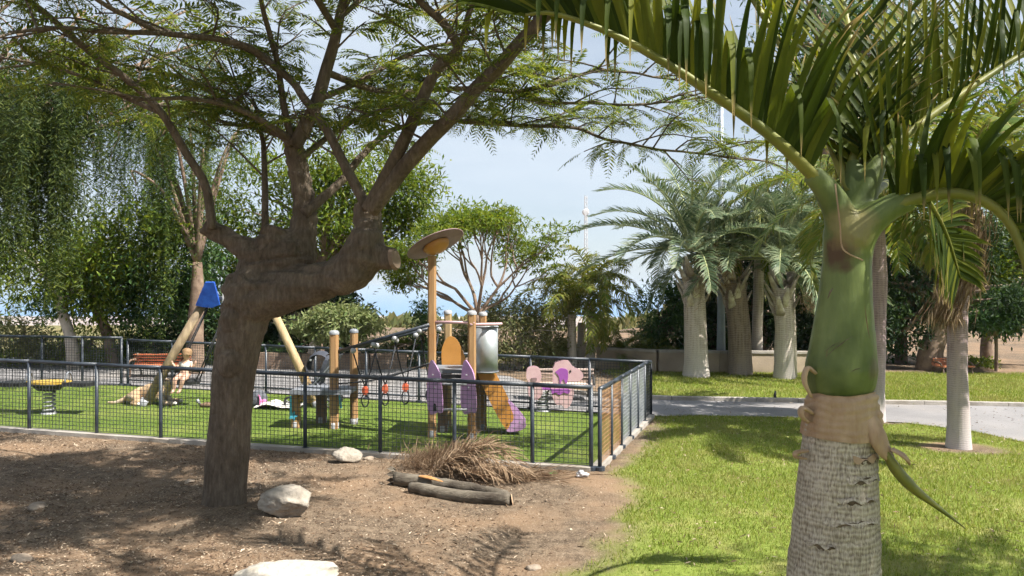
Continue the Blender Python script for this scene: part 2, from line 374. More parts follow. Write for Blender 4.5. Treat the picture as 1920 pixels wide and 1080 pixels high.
M['wood_dark'] = mat('play_timber_dark', (.13, .08, .05), (.20, .13, .08), 5, .7, .2, 30, stretch=(6, 6, .35))
M['orange'] = mat('orange_panel', (.42, .185, .035), (.50, .235, .055), 4, .45, spec=.5)
M['purple'] = mat('purple_panel', (.38, .21, .40), (.46, .28, .46), 5, .5, spec=.5)
M['violet'] = mat('violet_panel', (.30, .08, .36), (.36, .11, .42), 5, .5)
M['pink'] = mat('pink_panel', (.55, .34, .37), (.62, .42, .44), 5, .5)
M['mauve'] = mat('mauve_disc', (.20, .125, .13), (.27, .18, .19), 4, .6)
M['steel'] = mat('steel_sheet', (.42, .45, .47), (.56, .58, .60), 3, .42, metal=.55, third=(.34, .38, .38), tscale=2.5)
M['deck'] = mat('deck_plate', (.14, .15, .17), (.22, .23, .25), 8, .5)
M['cap'] = mat('post_cap', (.24, .25, .26), (.36, .36, .37), 9, .5)
M['rope'] = mat('rope', (.015, .017, .02), (.04, .04, .045), 40, .8, .3, 120)
M['ball'] = mat('rope_pulley', (.34, .34, .35), (.48, .48, .48), 9, .4, metal=.4)
M['red'] = mat('red_clamp', (.62, .11, .05), (.70, .18, .09), 6, .5)
M['blue'] = mat('blue_cap', (.008, .05, .30), (.02, .10, .48), 9, .4, spec=.5)
M['cyan'] = mat('blue_flower', (.06, .35, .50), (.10, .42, .58), 6, .5)
M['yellow'] = mat('yellow_plate', (.42, .27, .04), (.50, .34, .07), 6, .5)
M['black'] = mat('black_rubber', (.012, .012, .013), (.03, .03, .03), 12, .6)
M['cloth_dark'] = mat('dark_fabric', (.028, .032, .045), (.05, .055, .07), 12, .85, .2, 80)
M['cloth_white'] = mat('white_fabric', (.52, .49, .44), (.60, .57, .53), 10, .9, .3, 40)
M['cloth_pink'] = mat('pink_fabric', (.62, .16, .36), (.70, .26, .45), 10, .9, .3, 40)
M['cloth_grey'] = mat('grey_fabric', (.06, .065, .08), (.12, .125, .14), 12, .85, .2, 80)
M['skin'] = mat('skin', (.46, .28, .20), (.54, .34, .25), 9, .55)
M['hair'] = mat('hair', (.20, .12, .06), (.30, .19, .10), 40, .7)
M['fur'] = mat('dog_fur', (.34, .22, .12), (.46, .33, .20), 14, .9, .5, 120, third=(.52, .44, .34), tscale=5)
M['fur_white'] = mat('dog_fur_white', (.62, .58, .52), (.70, .66, .60), 14, .9, .5, 120)
M['bench_slat'] = mat('bench_slat', (.52, .40, .34), (.62, .50, .43), 6, .7, .2, 30, stretch=(.4, 5, 5))
M['bench_red'] = mat('bench_red', (.40, .12, .05), (.48, .18, .08), 6, .7)
M['rock'] = mat('limestone', (.26, .228, .185), (.37, .33, .28), 7, .95, .9, 24, third=(.20, .165, .125), tscale=6, bdist=.025)
M['rock_brown'] = mat('soil_stone', (.20, .155, .115), (.30, .245, .19), 7, .95, .8, 24, bdist=.02)
M['rock_white'] = mat('limestone_white', (.36, .325, .275), (.46, .42, .365), 7, .95, .9, 24, third=(.31, .27, .21), tscale=7, bdist=.025)
M['log'] = mat('log_bark', (.10, .082, .06), (.20, .17, .13), 6, .85, .7, 30, stretch=(.35, 4, 4), third=(.055, .042, .03), tscale=4)
M['log_orange'] = mat('log_husk', (.36, .16, .05), (.46, .25, .10), 9, .8, .3, 40)
M['lamp'] = mat('lamp_post_paint', (.24, .28, .34), (.30, .34, .40), 3, .5)
M['mast'] = mat('mast_paint', (.45, .45, .46), (.55, .55, .56), 3, .6)
M['litter_white'] = mat('crumpled_paper', (.45, .46, .50), (.60, .60, .62), 20, .8, .3, 60)
M['litter_green'] = mat('green_scrap', (.10, .42, .08), (.16, .50, .12), 20, .6)
M['house'] = mat('town_wall', (.62, .60, .57), (.72, .70, .67), .02, .9)

def grassy_ground():
    m, N, L, p = nodes('ground_soil_and_grass'); p.inputs['Roughness'].default_value = .95; p.inputs['Specular IOR Level'].default_value = .15
    t = N.new('ShaderNodeTexCoord'); a = N.new('ShaderNodeAttribute'); a.attribute_name = 'grass'
    b = N.new('ShaderNodeAttribute'); b.attribute_name = 'dry'
    def noise(s, d=6, r=.6):
        n = N.new('ShaderNodeTexNoise'); n.inputs['Scale'].default_value = s; n.inputs['Detail'].default_value = d; n.inputs['Roughness'].default_value = r
        L.new(t.outputs['Object'], n.inputs['Vector']); return n.outputs['Fac']
    def ramp(f, stops):
        r = N.new('ShaderNodeValToRGB'); e = r.color_ramp.elements
        e[0].position = stops[0][0]; e[0].color = c4(stops[0][1]); e[1].position = stops[-1][0]; e[1].color = c4(stops[-1][1])
        for q, c in stops[1:-1]:
            x = e.new(q); x.color = c4(c)
        L.new(f, r.inputs['Fac']); return r.outputs['Color']
    def mixc(f, c1, c2):
        x = N.new('ShaderNodeMixRGB'); L.new(f, x.inputs['Fac'])
        for i, c in (('Color1', c1), ('Color2', c2)):
            if isinstance(c, tuple): x.inputs[i].default_value = c4(c)
            else: L.new(c, x.inputs[i])
        return x.outputs['Color']
    soil = ramp(noise(9, 8, .7), [(.30, (.066, .047, .032)), (.5, (.122, .089, .061)), (.68, (.215, .163, .114))])
    soil = mixc(ramp(noise(.7, 4), [(.45, (0, 0, 0)), (.62, (1, 1, 1))]), soil, (.215, .142, .088))
    soil2 = mixc(ramp(noise(60, 4), [(.52, (0, 0, 0)), (.66, (.8, .8, .8))]), soil, (.29, .222, .158))
    gr = ramp(noise(24, 8, .75), [(.28, (.085, .125, .018)), (.5, (.155, .20, .035)), (.7, (.24, .275, .07))])
    gr = mixc(ramp(noise(1.3, 5), [(.50, (0, 0, 0)), (.70, (.75, .75, .75))]), gr, (.31, .27, .11))
    dry = ramp(noise(.02, 8, .65), [(.35, (.30, .215, .165)), (.55, (.40, .31, .245)), (.7, (.24, .22, .15))])
    c = mixc(a.outputs['Fac'], soil2, gr); c = mixc(b.outputs['Fac'], c, dry)
    L.new(c, p.inputs['Base Color'])
    bp = N.new('ShaderNodeBump'); bp.inputs['Strength'].default_value = .6; bp.inputs['Distance'].default_value = .03
    L.new(noise(45, 6, .7), bp.inputs['Height']); L.new(bp.outputs['Normal'], p.inputs['Normal'])
    return m
M['ground'] = grassy_ground()
M['turf'] = mat('playground_turf', (.085, .14, .022), (.15, .205, .04), 90, .9, .8, 220, third=(.19, .23, .055), tscale=1.2, bdist=.02, spec=.15)
M['turf_blade'] = leafmat('turf_blade', [(.08, .135, .018), (.14, .195, .035), (.20, .245, .055)], .35, .6, patch=((.22, .25, .065), .7, .6))
M['blade'] = leafmat('grass_blade', [(.095, .145, .020), (.155, .21, .030), (.23, .28, .055), (.34, .31, .13), (.12, .175, .022)], .4, .55, patch=((.26, .235, .09), 1.1, .55))
M['chip'] = leafmat('soil_litter', [(.08, .048, .032), (.15, .095, .06), (.26, .18, .115), (.48, .39, .29), (.11, .07, .045), (.07, .045, .03)], .0, .9, spec=.15)
def seamat():
    m, N, L, p = nodes('sea_water'); p.inputs['Base Color'].default_value = (.08, .20, .36, 1); p.inputs['Roughness'].default_value = .35
    n = N.new('ShaderNodeTexNoise'); n.inputs['Scale'].default_value = .02; n.inputs['Detail'].default_value = 6
    t = N.new('ShaderNodeTexCoord'); L.new(t.outputs['Object'], n.inputs['Vector'])
    bp = N.new('ShaderNodeBump'); bp.inputs['Strength'].default_value = .3; bp.inputs['Distance'].default_value = 1
    L.new(n.outputs['Fac'], bp.inputs['Height']); L.new(bp.outputs['Normal'], p.inputs['Normal'])
    return m
M['sea'] = seamat()

# ------------------------------------------------------------------ the ground
FC = np.array([0.95, 8.80])                       # near corner of the playground fence
FD = np.array([-6.36, 1.35]) / 6.36               # front fence, per metre of -x
def front(x): return 8.80 - 0.212 * (x - 0.91)
BR = np.array([2.27, 12.65]); BL = np.array([-7.5, 15.1]); BLL = np.array([-12.0, 14.7])
turf_poly = [(0.97, 8.80), (2.24, 12.60), (-7.5, 15.05), (-12.5, 14.65), (-12.5, front(-12.5)), (-6, front(-6))]
def gp(px, py): g = G(px, py); return (g[0], g[1])
road_poly = [gp(2300, 880), gp(1920, 829), gp(1820, 808), gp(1700, 793), gp(1500, 783), gp(1300, 779), (2.5, 12.72), (2.30, 12.74), (-7.48, 15.17), (-13, 14.75), (-22, 15.5), (-22, 20.5), (-12, 21), (-6, 19.6), (-2, 19.3),
             gp(955, 706), gp(1040, 735), gp(1130, 745), gp(1230, 750), gp(1500, 755), gp(1640, 758), gp(1780, 760), gp(1920, 763), gp(2300, 768)]

EDGE = [gp(1010, 1140), gp(1090, 1060), gp(1150, 1010), gp(1172, 930), gp(1182, 870), gp(1200, 830), (2.36, 12.7), (2.36, 40)]
def edge_x(y):
    ys = np.array([p[1] for p in EDGE]); xs = np.array([p[0] for p in EDGE])
    o = np.argsort(ys); return np.interp(y, ys[o], xs[o])

def grass_mask(x, y):
    p = np.stack([x, y, 0 * x], -1).reshape(-1, 3)
    n = (fbm(p, 1.6, 4) * .33 + fbm(p, 7, 3) * .17).reshape(np.shape(x))
    d = x - edge_x(y) + n
    g = sstep(-.18, .32, d)
    # ring of bare soil round the palm feet
    for cx, cy_, rr in ((6.09, 10.55, .42), (5.93, 12.65, .34)):
        g = g * sstep(rr * .55, rr * 1.2, np.hypot((x - cx) * .6, y - cy_) + n * .35)
    far = sstep(20.2, 21.4, y + n * 2)               # beyond the low wall the soil is bare
    g = g * (1 - far)
    return g

def axis(parts):
    out = []
    for a, b, s in parts: out.append(np.arange(a, b - 1e-6, s))
    return np.concatenate(out)
gx = np.concatenate([-np.geomspace(6000, 34, 26), axis([(-30, -10, .8), (-10, -7, .3), (-7, 8, .1), (8, 14, .3), (14, 30, .8)]), np.geomspace(31, 6000, 40)])
gy = np.concatenate([-np.geomspace(300, 10, 8), axis([(-8, 3, .5), (3, 14, .1), (14, 24, .3), (24, 44, 1.0)]), np.geomspace(45, 2200, 60)])
X, Y = np.meshgrid(gx, gy)
Z = gz(X, Y)
pl = np.stack([X, Y, 0 * X], -1).reshape(-1, 3)
ins = inpoly(X, Y, turf_poly) | inpoly(X, Y, road_poly)
near = (np.abs(X) < 30) & (Y < 40) & (Y > -10)
rel = (fbm(pl, .55, 3) * .05 + fbm(pl, 2.3, 3) * .03 + fbm(pl, 9, 2) * .010).reshape(X.shape)
Z = Z + np.where(near & ~ins, rel * sstep(front(X) - .1, front(X) - .9, Y) * (X < 1.2) + np.where(X >= 1.2, rel * .35, 0), 0) - np.where(ins, .05, 0)
# root flare mound around the big tree
Z += .05 * np.exp(-(((X + 2.5) / .6) ** 2 + ((Y - 6.75) / .5) ** 2))
fall = sstep(36, 380, Y) ** .8
Z = Z - fall * 59
hn = (fbm(pl, .012, 5)).reshape(X.shape)
Z = Z + np.where(Y > 44, hn * 3.0 * sstep(44, 120, Y), 0)
ang = X / np.maximum(Y, 1)
hill = sstep(.10, .30, ang) * np.exp(-((np.maximum(Y, 1) - 175) / 75.0) ** 2)
Z = np.where(Y > 40, Z + hill * (25 + 8 * hn + 2.0 * np.clip((ang - .2) * 10, 0, 1)), Z)
Z = np.where(Y > 1700, Z - sstep(1700, 1800, Y + 60 * hn) * 12, Z)
gm = grass_mask(X, Y)
gm = np.where((Y > 60) | (Y < -8), 0, gm)
gm = np.where((X < -13) & (Y > 16) & (Y < 40), .35, gm)
dry = sstep(40, 70, Y)
nx, ny = len(gx), len(gy)
i, j = np.meshgrid(np.arange(nx - 1), np.arange(ny - 1))
q = np.stack([j * nx + i, j * nx + i + 1, (j + 1) * nx + i + 1, (j + 1) * nx + i], -1).reshape(-1, 4)
mb = MB(); mb.add(np.stack([X, Y, Z], -1).reshape(-1, 3), q)
ground = mb.build('ground', M['ground'], smooth=True); tag(ground, 'bare brown soil, lawn and dry hillside falling to the coast', kind='structure')
for nm, arr in (('grass', gm), ('dry', dry)):
    at = ground.data.attributes.new(nm, 'FLOAT', 'POINT'); at.data.foreach_set('value', arr.ravel().astype(np.float32))

def sheet(name, poly, dz, m, step=.6):
    bm = bmesh.new(); vs_ = [bm.verts.new((p[0], p[1], 0)) for p in poly]; bm.faces.new(vs_)
    bmesh.ops.triangulate(bm, faces=bm.faces[:])
    xs = [p[0] for p in poly]; ys = [p[1] for p in poly]
    for k in np.arange(min(ys) + step, max(ys), step):
        bmesh.ops.bisect_plane(bm, geom=bm.verts[:] + bm.edges[:] + bm.faces[:], plane_co=(0, k, 0), plane_no=(0, 1, 0))
    for k in (-12, 12):
        bmesh.ops.bisect_plane(bm, geom=bm.verts[:] + bm.edges[:] + bm.faces[:], plane_co=(k, 0, 0), plane_no=(1, 0, 0))
    bmesh.ops.bisect_plane(bm, geom=bm.verts[:] + bm.edges[:] + bm.faces[:], plane_co=(0, 9, 0), plane_no=(0, 1, 0))
    for v in bm.verts: v.co.z = float(gz(v.co.x, v.co.y)) + dz
    bmesh.ops.recalc_face_normals(bm, faces=bm.faces[:])
    if bm.faces[0].normal.z < 0: bmesh.ops.reverse_faces(bm, faces=bm.faces[:])
    me = bpy.data.meshes.new(name); bm.to_mesh(me); bm.free(); me.materials.append(m)
    return tag(link(name, me), kind='structure')
turf = sheet('turf', turf_poly, .012, M['turf']); tag(turf, 'green artificial turf inside the playground fence')
road = sheet('road', road_poly, .004, M['asphalt']); tag(road, 'grey asphalt path curving behind the playground')

mb = MB(); mb.add([(-30000, 1500, -60), (30000, 1500, -60), (30000, 32000, -60), (-30000, 32000, -60)], [[0, 1, 2, 3]])
tag(mb.build('sea', M['sea']), 'hazy blue sea beyond the coast', kind='structure')

# grass blades (uncountable)
def blades(name, label, n, xr, yr, maskf, h, w, m, dens=None):
    x = R.uniform(*xr, n); y = R.uniform(*yr, n)
    k = maskf(x, y) > R.uniform(0.12, .95, n); x = x[k]; y = y[k]; N = len(x)
    hh = R.uniform(h[0], h[1], N); a = R.uniform(0, 6.283, N); ln = R.uniform(.1, .75, N) * hh; b = R.uniform(0, 6.283, N)
    z = gz(x, y) + np.where(x > 1.2, .0, .0) - .004
    c = np.stack([x, y, z], 1); sd = np.stack([np.cos(a), np.sin(a), 0 * a], 1) * (R.uniform(.6, 1.4, N) * w / 2)[:, None]
    tip = c + np.stack([np.cos(b) * ln, np.sin(b) * ln, hh], 1)
    v = np.stack([c - sd, c + sd, tip], 1).reshape(-1, 3)
    mb = MB(); mb.add(v, None, np.arange(3 * N).reshape(-1, 3))
    return tag(mb.build(name, m), label, 'grass', kind='stuff')
def lawn_mask(x, y): return grass_mask(x, y) * ~inpoly(x, y, road_poly) * ~inpoly(x, y, turf_poly)
blades('lawn_grass', 'short sunlit lawn grass beside the fence and round the near palm', 260000, (.2, 9), (3.2, 13.5), lawn_mask, (.022, .055), .008, M['blade'])
blades('verge_grass', 'bright lawn grass beyond the road under the palms', 120000, (1.5, 16), (13.3, 21.0), lawn_mask, (.03, .07), .016, M['blade'])
def turf_mask(x, y): return inpoly(x, y, turf_poly) * 1.0
tb = blades('turf_pile', 'short green pile of the playground turf', 120000, (-11, 2.3), (8.7, 15.2), turf_mask, (.02, .04), .010, M['turf_blade'])

# soil litter: chips, dry leaflets, grit
n = 120000
x = R.uniform(-8, 1.6, n); y = R.uniform(3.4, 10.6, n)
k = (y < front(x) - .08) & (x < edge_x(y) + R.normal(0, .12, n)) & (R.uniform(0, 1, n) < .35 + .9 * np.clip(fbm(np.stack([x, y, 0 * x], 1), 1.1, 3) + .25, 0, 1))
k &= ~((x > -1.0) & (y < 8.5) & (R.uniform(0, 1, n) < sstep(-.6, .4, x) * .85))
x = x[k]; y = y[k]; N = len(x)
def groundz(x, y):
    p = np.stack([x, y, 0 * x], 1)
    r = fbm(p, .55, 3) * .05 + fbm(p, 2.3, 3) * .03 + fbm(p, 9, 2) * .010
    return gz(x, y) + r * sstep(front(x) - .1, front(x) - .9, y) * (x < 1.2) + .05 * np.exp(-(((x + 2.5) / .6) ** 2 + ((y - 6.75) / .5) ** 2))
c = np.stack([x, y, groundz(x, y) + R.uniform(.002, .012, N)], 1)
a = R.uniform(0, 6.283, N); d = np.stack([np.cos(a), np.sin(a), R.normal(0, .25, N)], 1); nn = np.stack([R.normal(0, .35, N), R.normal(0, .35, N), np.ones(N)], 1)
mb = MB(); mb.leaves(c, d, nrm(nn), R.gamma(3, .006, N) + .005, R.gamma(3, .0024, N) + .003, .25)
soil_lit = mb
n = 2600; x = R.uniform(.6, 8, n); y = R.uniform(3.6, 13, n); k = (lawn_mask(x, y) > .3); x, y = x[k], y[k]; N = len(x); xr_ = R.uniform(1, 12, 900); yr_ = R.uniform(11.5, 16, 900); k = inpoly(xr_, yr_, road_poly) & (fbm(np.stack([xr_, yr_, 0 * xr_], 1), .9, 3) > -.05); x = np.append(x, xr_[k]); y = np.append(y, yr_[k] ); N = len(x); a = R.uniform(0, 6.283, N)
mb = MB(); mb.leaves(np.stack([x, y, gz(x, y) + R.uniform(.015, .04, N)], 1), np.stack([np.cos(a), np.sin(a), R.normal(0, .3, N)], 1), nrm(np.stack([R.normal(0, .4, N), R.normal(0, .4, N), np.ones(N)], 1)), R.uniform(.02, .07, N), R.uniform(.006, .018, N), .25)
tag(mb.build('fallen_leaves', M['chip']), 'small dry leaves fallen on the near lawn', 'leaves', kind='stuff'); mb = soil_lit
n = 2600; x = R.uniform(-8, .8, n); y = R.uniform(3.6, 10.4, n); k = (y < front(x) - .1) & (fbm(np.stack([x, y, 0 * x + 5], 1), 1.3, 3) > .05); x, y = x[k], y[k]; N = len(x); a = R.uniform(0, 6.283, N)
mb.leaves(np.stack([x, y, groundz(x, y) + R.uniform(.004, .02, N)], 1), np.stack([np.cos(a), np.sin(a), R.normal(0, .3, N)], 1), nrm(np.stack([R.normal(0, .5, N), R.normal(0, .5, N), np.ones(N)], 1)), R.uniform(.03, .10, N), R.uniform(.006, .022, N), .3)
tag(mb.build('soil_litter', M['chip']), 'wood chips, dry leaflets and grit scattered over the brown soil', 'litter', kind='stuff')

# ------------------------------------------------------------------ kerbs and wall
kerb = thing('road_kerb', 'pale concrete kerb between the road and the palm lawn', 'kerb', G(1450, 753))
pts = [G(*p) for p in ((1040, 734), (1130, 744), (1230, 749), (1360, 751.5), (1500, 754), (1640, 757), (1780, 759), (1920, 762), (2100, 765))]
cp = catmull(pts, 60); sl = np.concatenate([[0], np.cumsum(np.linalg.norm(np.diff(cp, axis=0), axis=1))])
tt = np.arange(0, sl[-1], .8)
for a, b in zip(tt[:-1], tt[1:]):
    p = np.array([np.interp(a + .006, sl, cp[:, k]) for k in range(3)]); q_ = np.array([np.interp(b - .006, sl, cp[:, k]) for k in range(3)])
    mb = MB(); mb.bar(p + (0, 0, .0), q_ + (0, 0, .0), .16, .14); mb.build('kerb_stone', M['kerb'], kerb)

fk = thing('fence_kerb', 'low worn concrete strip under the front of the playground fence', 'kerb', (-3, front(-3), 0))
for a in np.arange(-9.6, .9, 1.05):
    b = a + 1.044
    p = np.array([a, front(a) - .02, gz(a, front(a)) + .0]); q_ = np.array([b, front(b) - .02, gz(b, front(b)) + .0])
    mb = MB(); mb.bar(p, q_, .14, .10 + R.uniform(-.01, .01)); mb.build('kerb_block', M['kerb'], fk)
mb = MB()
sk = thing('side_fence_kerb', 'concrete strip under the right side of the playground fence', 'kerb', (1.6, 10.7, 0))
for t0 in np.arange(0, 1, .25):
    p = np.array([FC[0] + (BR[0] - FC[0]) * t0, FC[1] + (BR[1] - FC[1]) * t0, 0]); q_ = np.array([FC[0] + (BR[0] - FC[0]) * (t0 + .248), FC[1] + (BR[1] - FC[1]) * (t0 + .248), 0])
    p[2] = gz(p[0], p[1]); q_[2] = gz(q_[0], q_[1]); mb = MB(); mb.bar(p, q_, .13, .09); mb.build('kerb_block', M['kerb'], sk)

def lowwall(name, label, pts, h, th, m, piece=1.6, cap=True):
    t = thing(name, label, 'wall', pts[0])
    cp = catmull(pts, 40); sl = np.concatenate([[0], np.cumsum(np.linalg.norm(np.diff(cp, axis=0), axis=1))]); tt = np.append(np.arange(0, sl[-1], piece), sl[-1])
    for a, b in zip(tt[:-1], tt[1:]):
        p = np.array([np.interp(a + .004, sl, cp[:, k]) for k in range(3)]); q_ = np.array([np.interp(b - .004, sl, cp[:, k]) for k in range(3)])
        mb = MB(); mb.bar(p + (0, 0, h / 2 - .1), q_ + (0, 0, h / 2 - .1), th, h + .2); mb.build('wall_block', m, t)
        if cap:
            mb = MB(); mb.bar(p + (0, 0, h + .03), q_ + (0, 0, h + .03), th + .06, .06); mb.build('coping', M['kerb'], t)
    return t
lowwall('garden_wall', 'low tan rendered garden wall behind the row of thick palms', [G(1120, 690), G(1240, 697), G(1420, 698), G(1560, 699), G(1640, 699)], .5, .25, M['wall'])
lowwall('garden_wall', 'low brown wall behind the swing and pushchair', [G(440, 690), G(560, 692), G(680, 692), G(760, 690)], .38, .3, M['bark_brown'], cap=False)

# ------------------------------------------------------------------ the playground fence
FH = .95
def fence(name, label, pts, hts, wire, dia=.048, cell=.05, wr=.0052, rail=.026, bottom=False, skip=()):
    """pts: ground points of the posts"""
    t = thing(name, label, 'fence', pts[0])
    tops = [np.array(p) + (0, 0, h) for p, h in zip(pts, hts)]
    for i_, (p, tp) in enumerate(zip(pts, tops)):
        mb = MB(); mb.tube([np.array(p) - (0, 0, .1), np.array(p) + (0, 0, .3), tp], dia / 2, 10); po = mb.build('post', M['iron'], t, True)
        mb = MB(); mb.lathe(np.array(p), [(dia * .5, .05), (dia * 1.25, .045), (dia * 1.25, .005)], 10); mb.build('base_plate', M['iron'], po)
    for i_ in range(len(pts) - 1):
        mb = MB(); a = tops[i_]; b = tops[i_ + 1]; d = nrm(b - a)
        mb.tube([a - d * .012 * (i_ == 0), (a + b) / 2 - (0, 0, .004), b + d * .012], rail, 10); mb.build('top_rail', M['iron'], t, True)
        A = np.array(pts[i_]); B = np.array(pts[i_ + 1]); L_ = np.linalg.norm(B[:2] - A[:2]); n_ = max(2, int(L_ / cell))
        mb = MB(); u = (np.arange(1, n_) / n_)[:, None]
        lo = A + (B - A) * u + (0, 0, .07); hi = tops[i_] + (tops[i_ + 1] - tops[i_]) * u - (0, 0, .02)
        off = np.array([0, 0, 0.0]); mb.bars(lo, hi, wr)
        m_ = int((FH - .1) / cell); w_ = (np.arange(0, m_) / (m_ - 1) * .97)[:, None]
        la = A + (0, 0, .075); ha = tops[i_] - (0, 0, .03); lb = B + (0, 0, .075); hb = tops[i_ + 1] - (0, 0, .03)
        mb.bars(la + (ha - la) * w_ + (0, .004, 0), lb + (hb - lb) * w_ + (0, .004, 0), wr)
        wm = wire[i_] if isinstance(wire, (list, tuple)) else wire
        tag(mb.build('wire_mesh', wm, t), kind='stuff')
        if bottom:
            mb = MB(); mb.tube([A + (0, 0, .12), B + (0, 0, .12)], .016, 8); mb.build('bottom_rail', M['iron'], t, True)
    return t
fx = [-9.2, -8.3, -7.35, -6.47, -5.45, -4.52, -3.62, -2.55, -1.59, -.68, .235, .90]
fpts = [np.array([a, front(a), gz(a, front(a))]) for a in fx]
fence('playground_fence', 'dark blue-grey tube and wire fence along the front of the playground, nearest the tree', fpts, [FH] * len(fx), M['wire'])
ns = 6
spts = [np.array([FC[0] + .05 + (BR[0] - FC[0] - .05) * k / ns, FC[1] + (BR[1] - FC[1]) * k / ns, 0]) for k in range(ns + 1)]
for p in spts: p[2] = gz(p[0], p[1])
fence('playground_fence', 'right side of the playground fence, with rust-brown then silver wire panels', spts, [FH - .02] * ns + [.9], [M['wire_rust'], M['wire_rust'], M['wire_galv'], M['wire_galv'], M['wire_galv'], M['wire']])
nb = 10
bpts = [np.array([BR[0] + (BL[0] - BR[0]) * k / nb, BR[1] + (BL[1] - BR[1]) * k / nb, 0]) for k in range(nb + 1)]
for p in bpts: p[2] = gz(p[0], p[1])
fence('playground_fence', 'back of the playground fence, behind the play equipment', bpts, [.9] * (nb + 1), M['wire'], bottom=True)
lpts = [np.array([a, 15.1 + (a + 7.5) * .08, 0]) for a in (-7.62, -8.35, -9.1, -9.9, -10.7, -11.5)]
for p in lpts: p[2] = gz(p[0], p[1])
fence('playground_fence', 'far left stretch of the playground fence, behind the round see-saw', lpts, [.94] * len(lpts), M['wire'])

# ------------------------------------------------------------------ vegetation builders
def solid(name, chains, m, parent, voxel=.016, smooth=8, disp=(.02, 6), extra=None):
    """organic body: overlapping tubes fused by a voxel remesh, relaxed, then roughened"""
    mb = MB()
    for pts, rad in chains:
        pts = np.asarray(pts); k = max(4, len(pts) * 4)
        c = catmull(pts, k); r = np.interp(np.linspace(0, 1, k), np.linspace(0, 1, len(rad)), rad)
        mb.tube(c, r, 14)
    off = ORG.get(parent.name, (0, 0, 0)); me = mb.mesh(name, off)
    o = bpy.data.objects.new('tmp', me); COL.objects.link(o)
    md = o.modifiers.new('r', 'REMESH'); md.mode = 'VOXEL'; md.voxel_size = voxel
    sm = o.modifiers.new('s', 'SMOOTH'); sm.factor = .5; sm.iterations = smooth
    dg = bpy.context.evaluated_depsgraph_get(); m2 = bpy.data.meshes.new_from_object(o.evaluated_get(dg))
    bpy.data.objects.remove(o); bpy.data.meshes.remove(me)
    n = len(m2.vertices); co = np.zeros(n * 3, np.float32); m2.vertices.foreach_get('co', co); co = co.reshape(-1, 3).astype(float)
    no = np.zeros(n * 3, np.float32); m2.vertices.foreach_get('normal', no); no = no.reshape(-1, 3)
    d = fbm(co, disp[1], 4) * disp[0]
    if extra is not None: d = d + extra(co + np.asarray(off))
    co = co + no * d[:, None]; m2.vertices.foreach_set('co', co.astype(np.float32).ravel())
    m2.polygons.foreach_set('use_smooth', np.ones(len(m2.polygons), bool)); m2.update()
    m2.name = name; m2.materials.clear(); m2.materials.append(m)
    return link(name, m2, parent)

def pinnate(mb, base, d, up, L, pairs, pl, pw, droop=.35):
    """feathery compound leaves: base,d,up (N,3); L (N,)"""
    N = len(base); d = nrm(d); sd = nrm(np.cross(d, up)); up2 = np.cross(sd, d)
    t = np.linspace(.14, 1, pairs)[None, :, None]
    Lb = L[:, None, None]
    pos = base[:, None] + d[:, None] * Lb * t + np.array([0, 0, -1.0]) * droop * Lb * t ** 2
    tg = nrm(d[:, None] + np.array([0, 0, -1.0]) * 2 * droop * t)
    prof = (np.sin(np.pi * (.12 + .80 * t[..., 0])) ** .7) * pl
    for s in (-1, 1):
        dd = nrm(s * sd[:, None] * .9 + tg * .5 + np.array([0, 0, -1.0]) * .25 + R.normal(0, .10, (N, pairs, 3)))
        nn = np.broadcast_to(up2[:, None], dd.shape)
        ln = np.broadcast_to(prof, (N, pairs)) * (L[:, None] / np.mean(L))
        mb.leaves(pos.reshape(-1, 3), dd.reshape(-1, 3), nn.reshape(-1, 3), ln.reshape(-1), (ln * pw / pl).reshape(-1), .15)
    # thin midrib
    e = np.stack([base, base + d * L[:, None] * .55 + np.array([0, 0, -1.0]) * droop * .3 * L[:, None], pos[:, -1]], 1)
    mb.strips(e, np.broadcast_to(sd[:, None], e.shape), np.full((N, 3), .004) * np.array([1, .8, .4]))

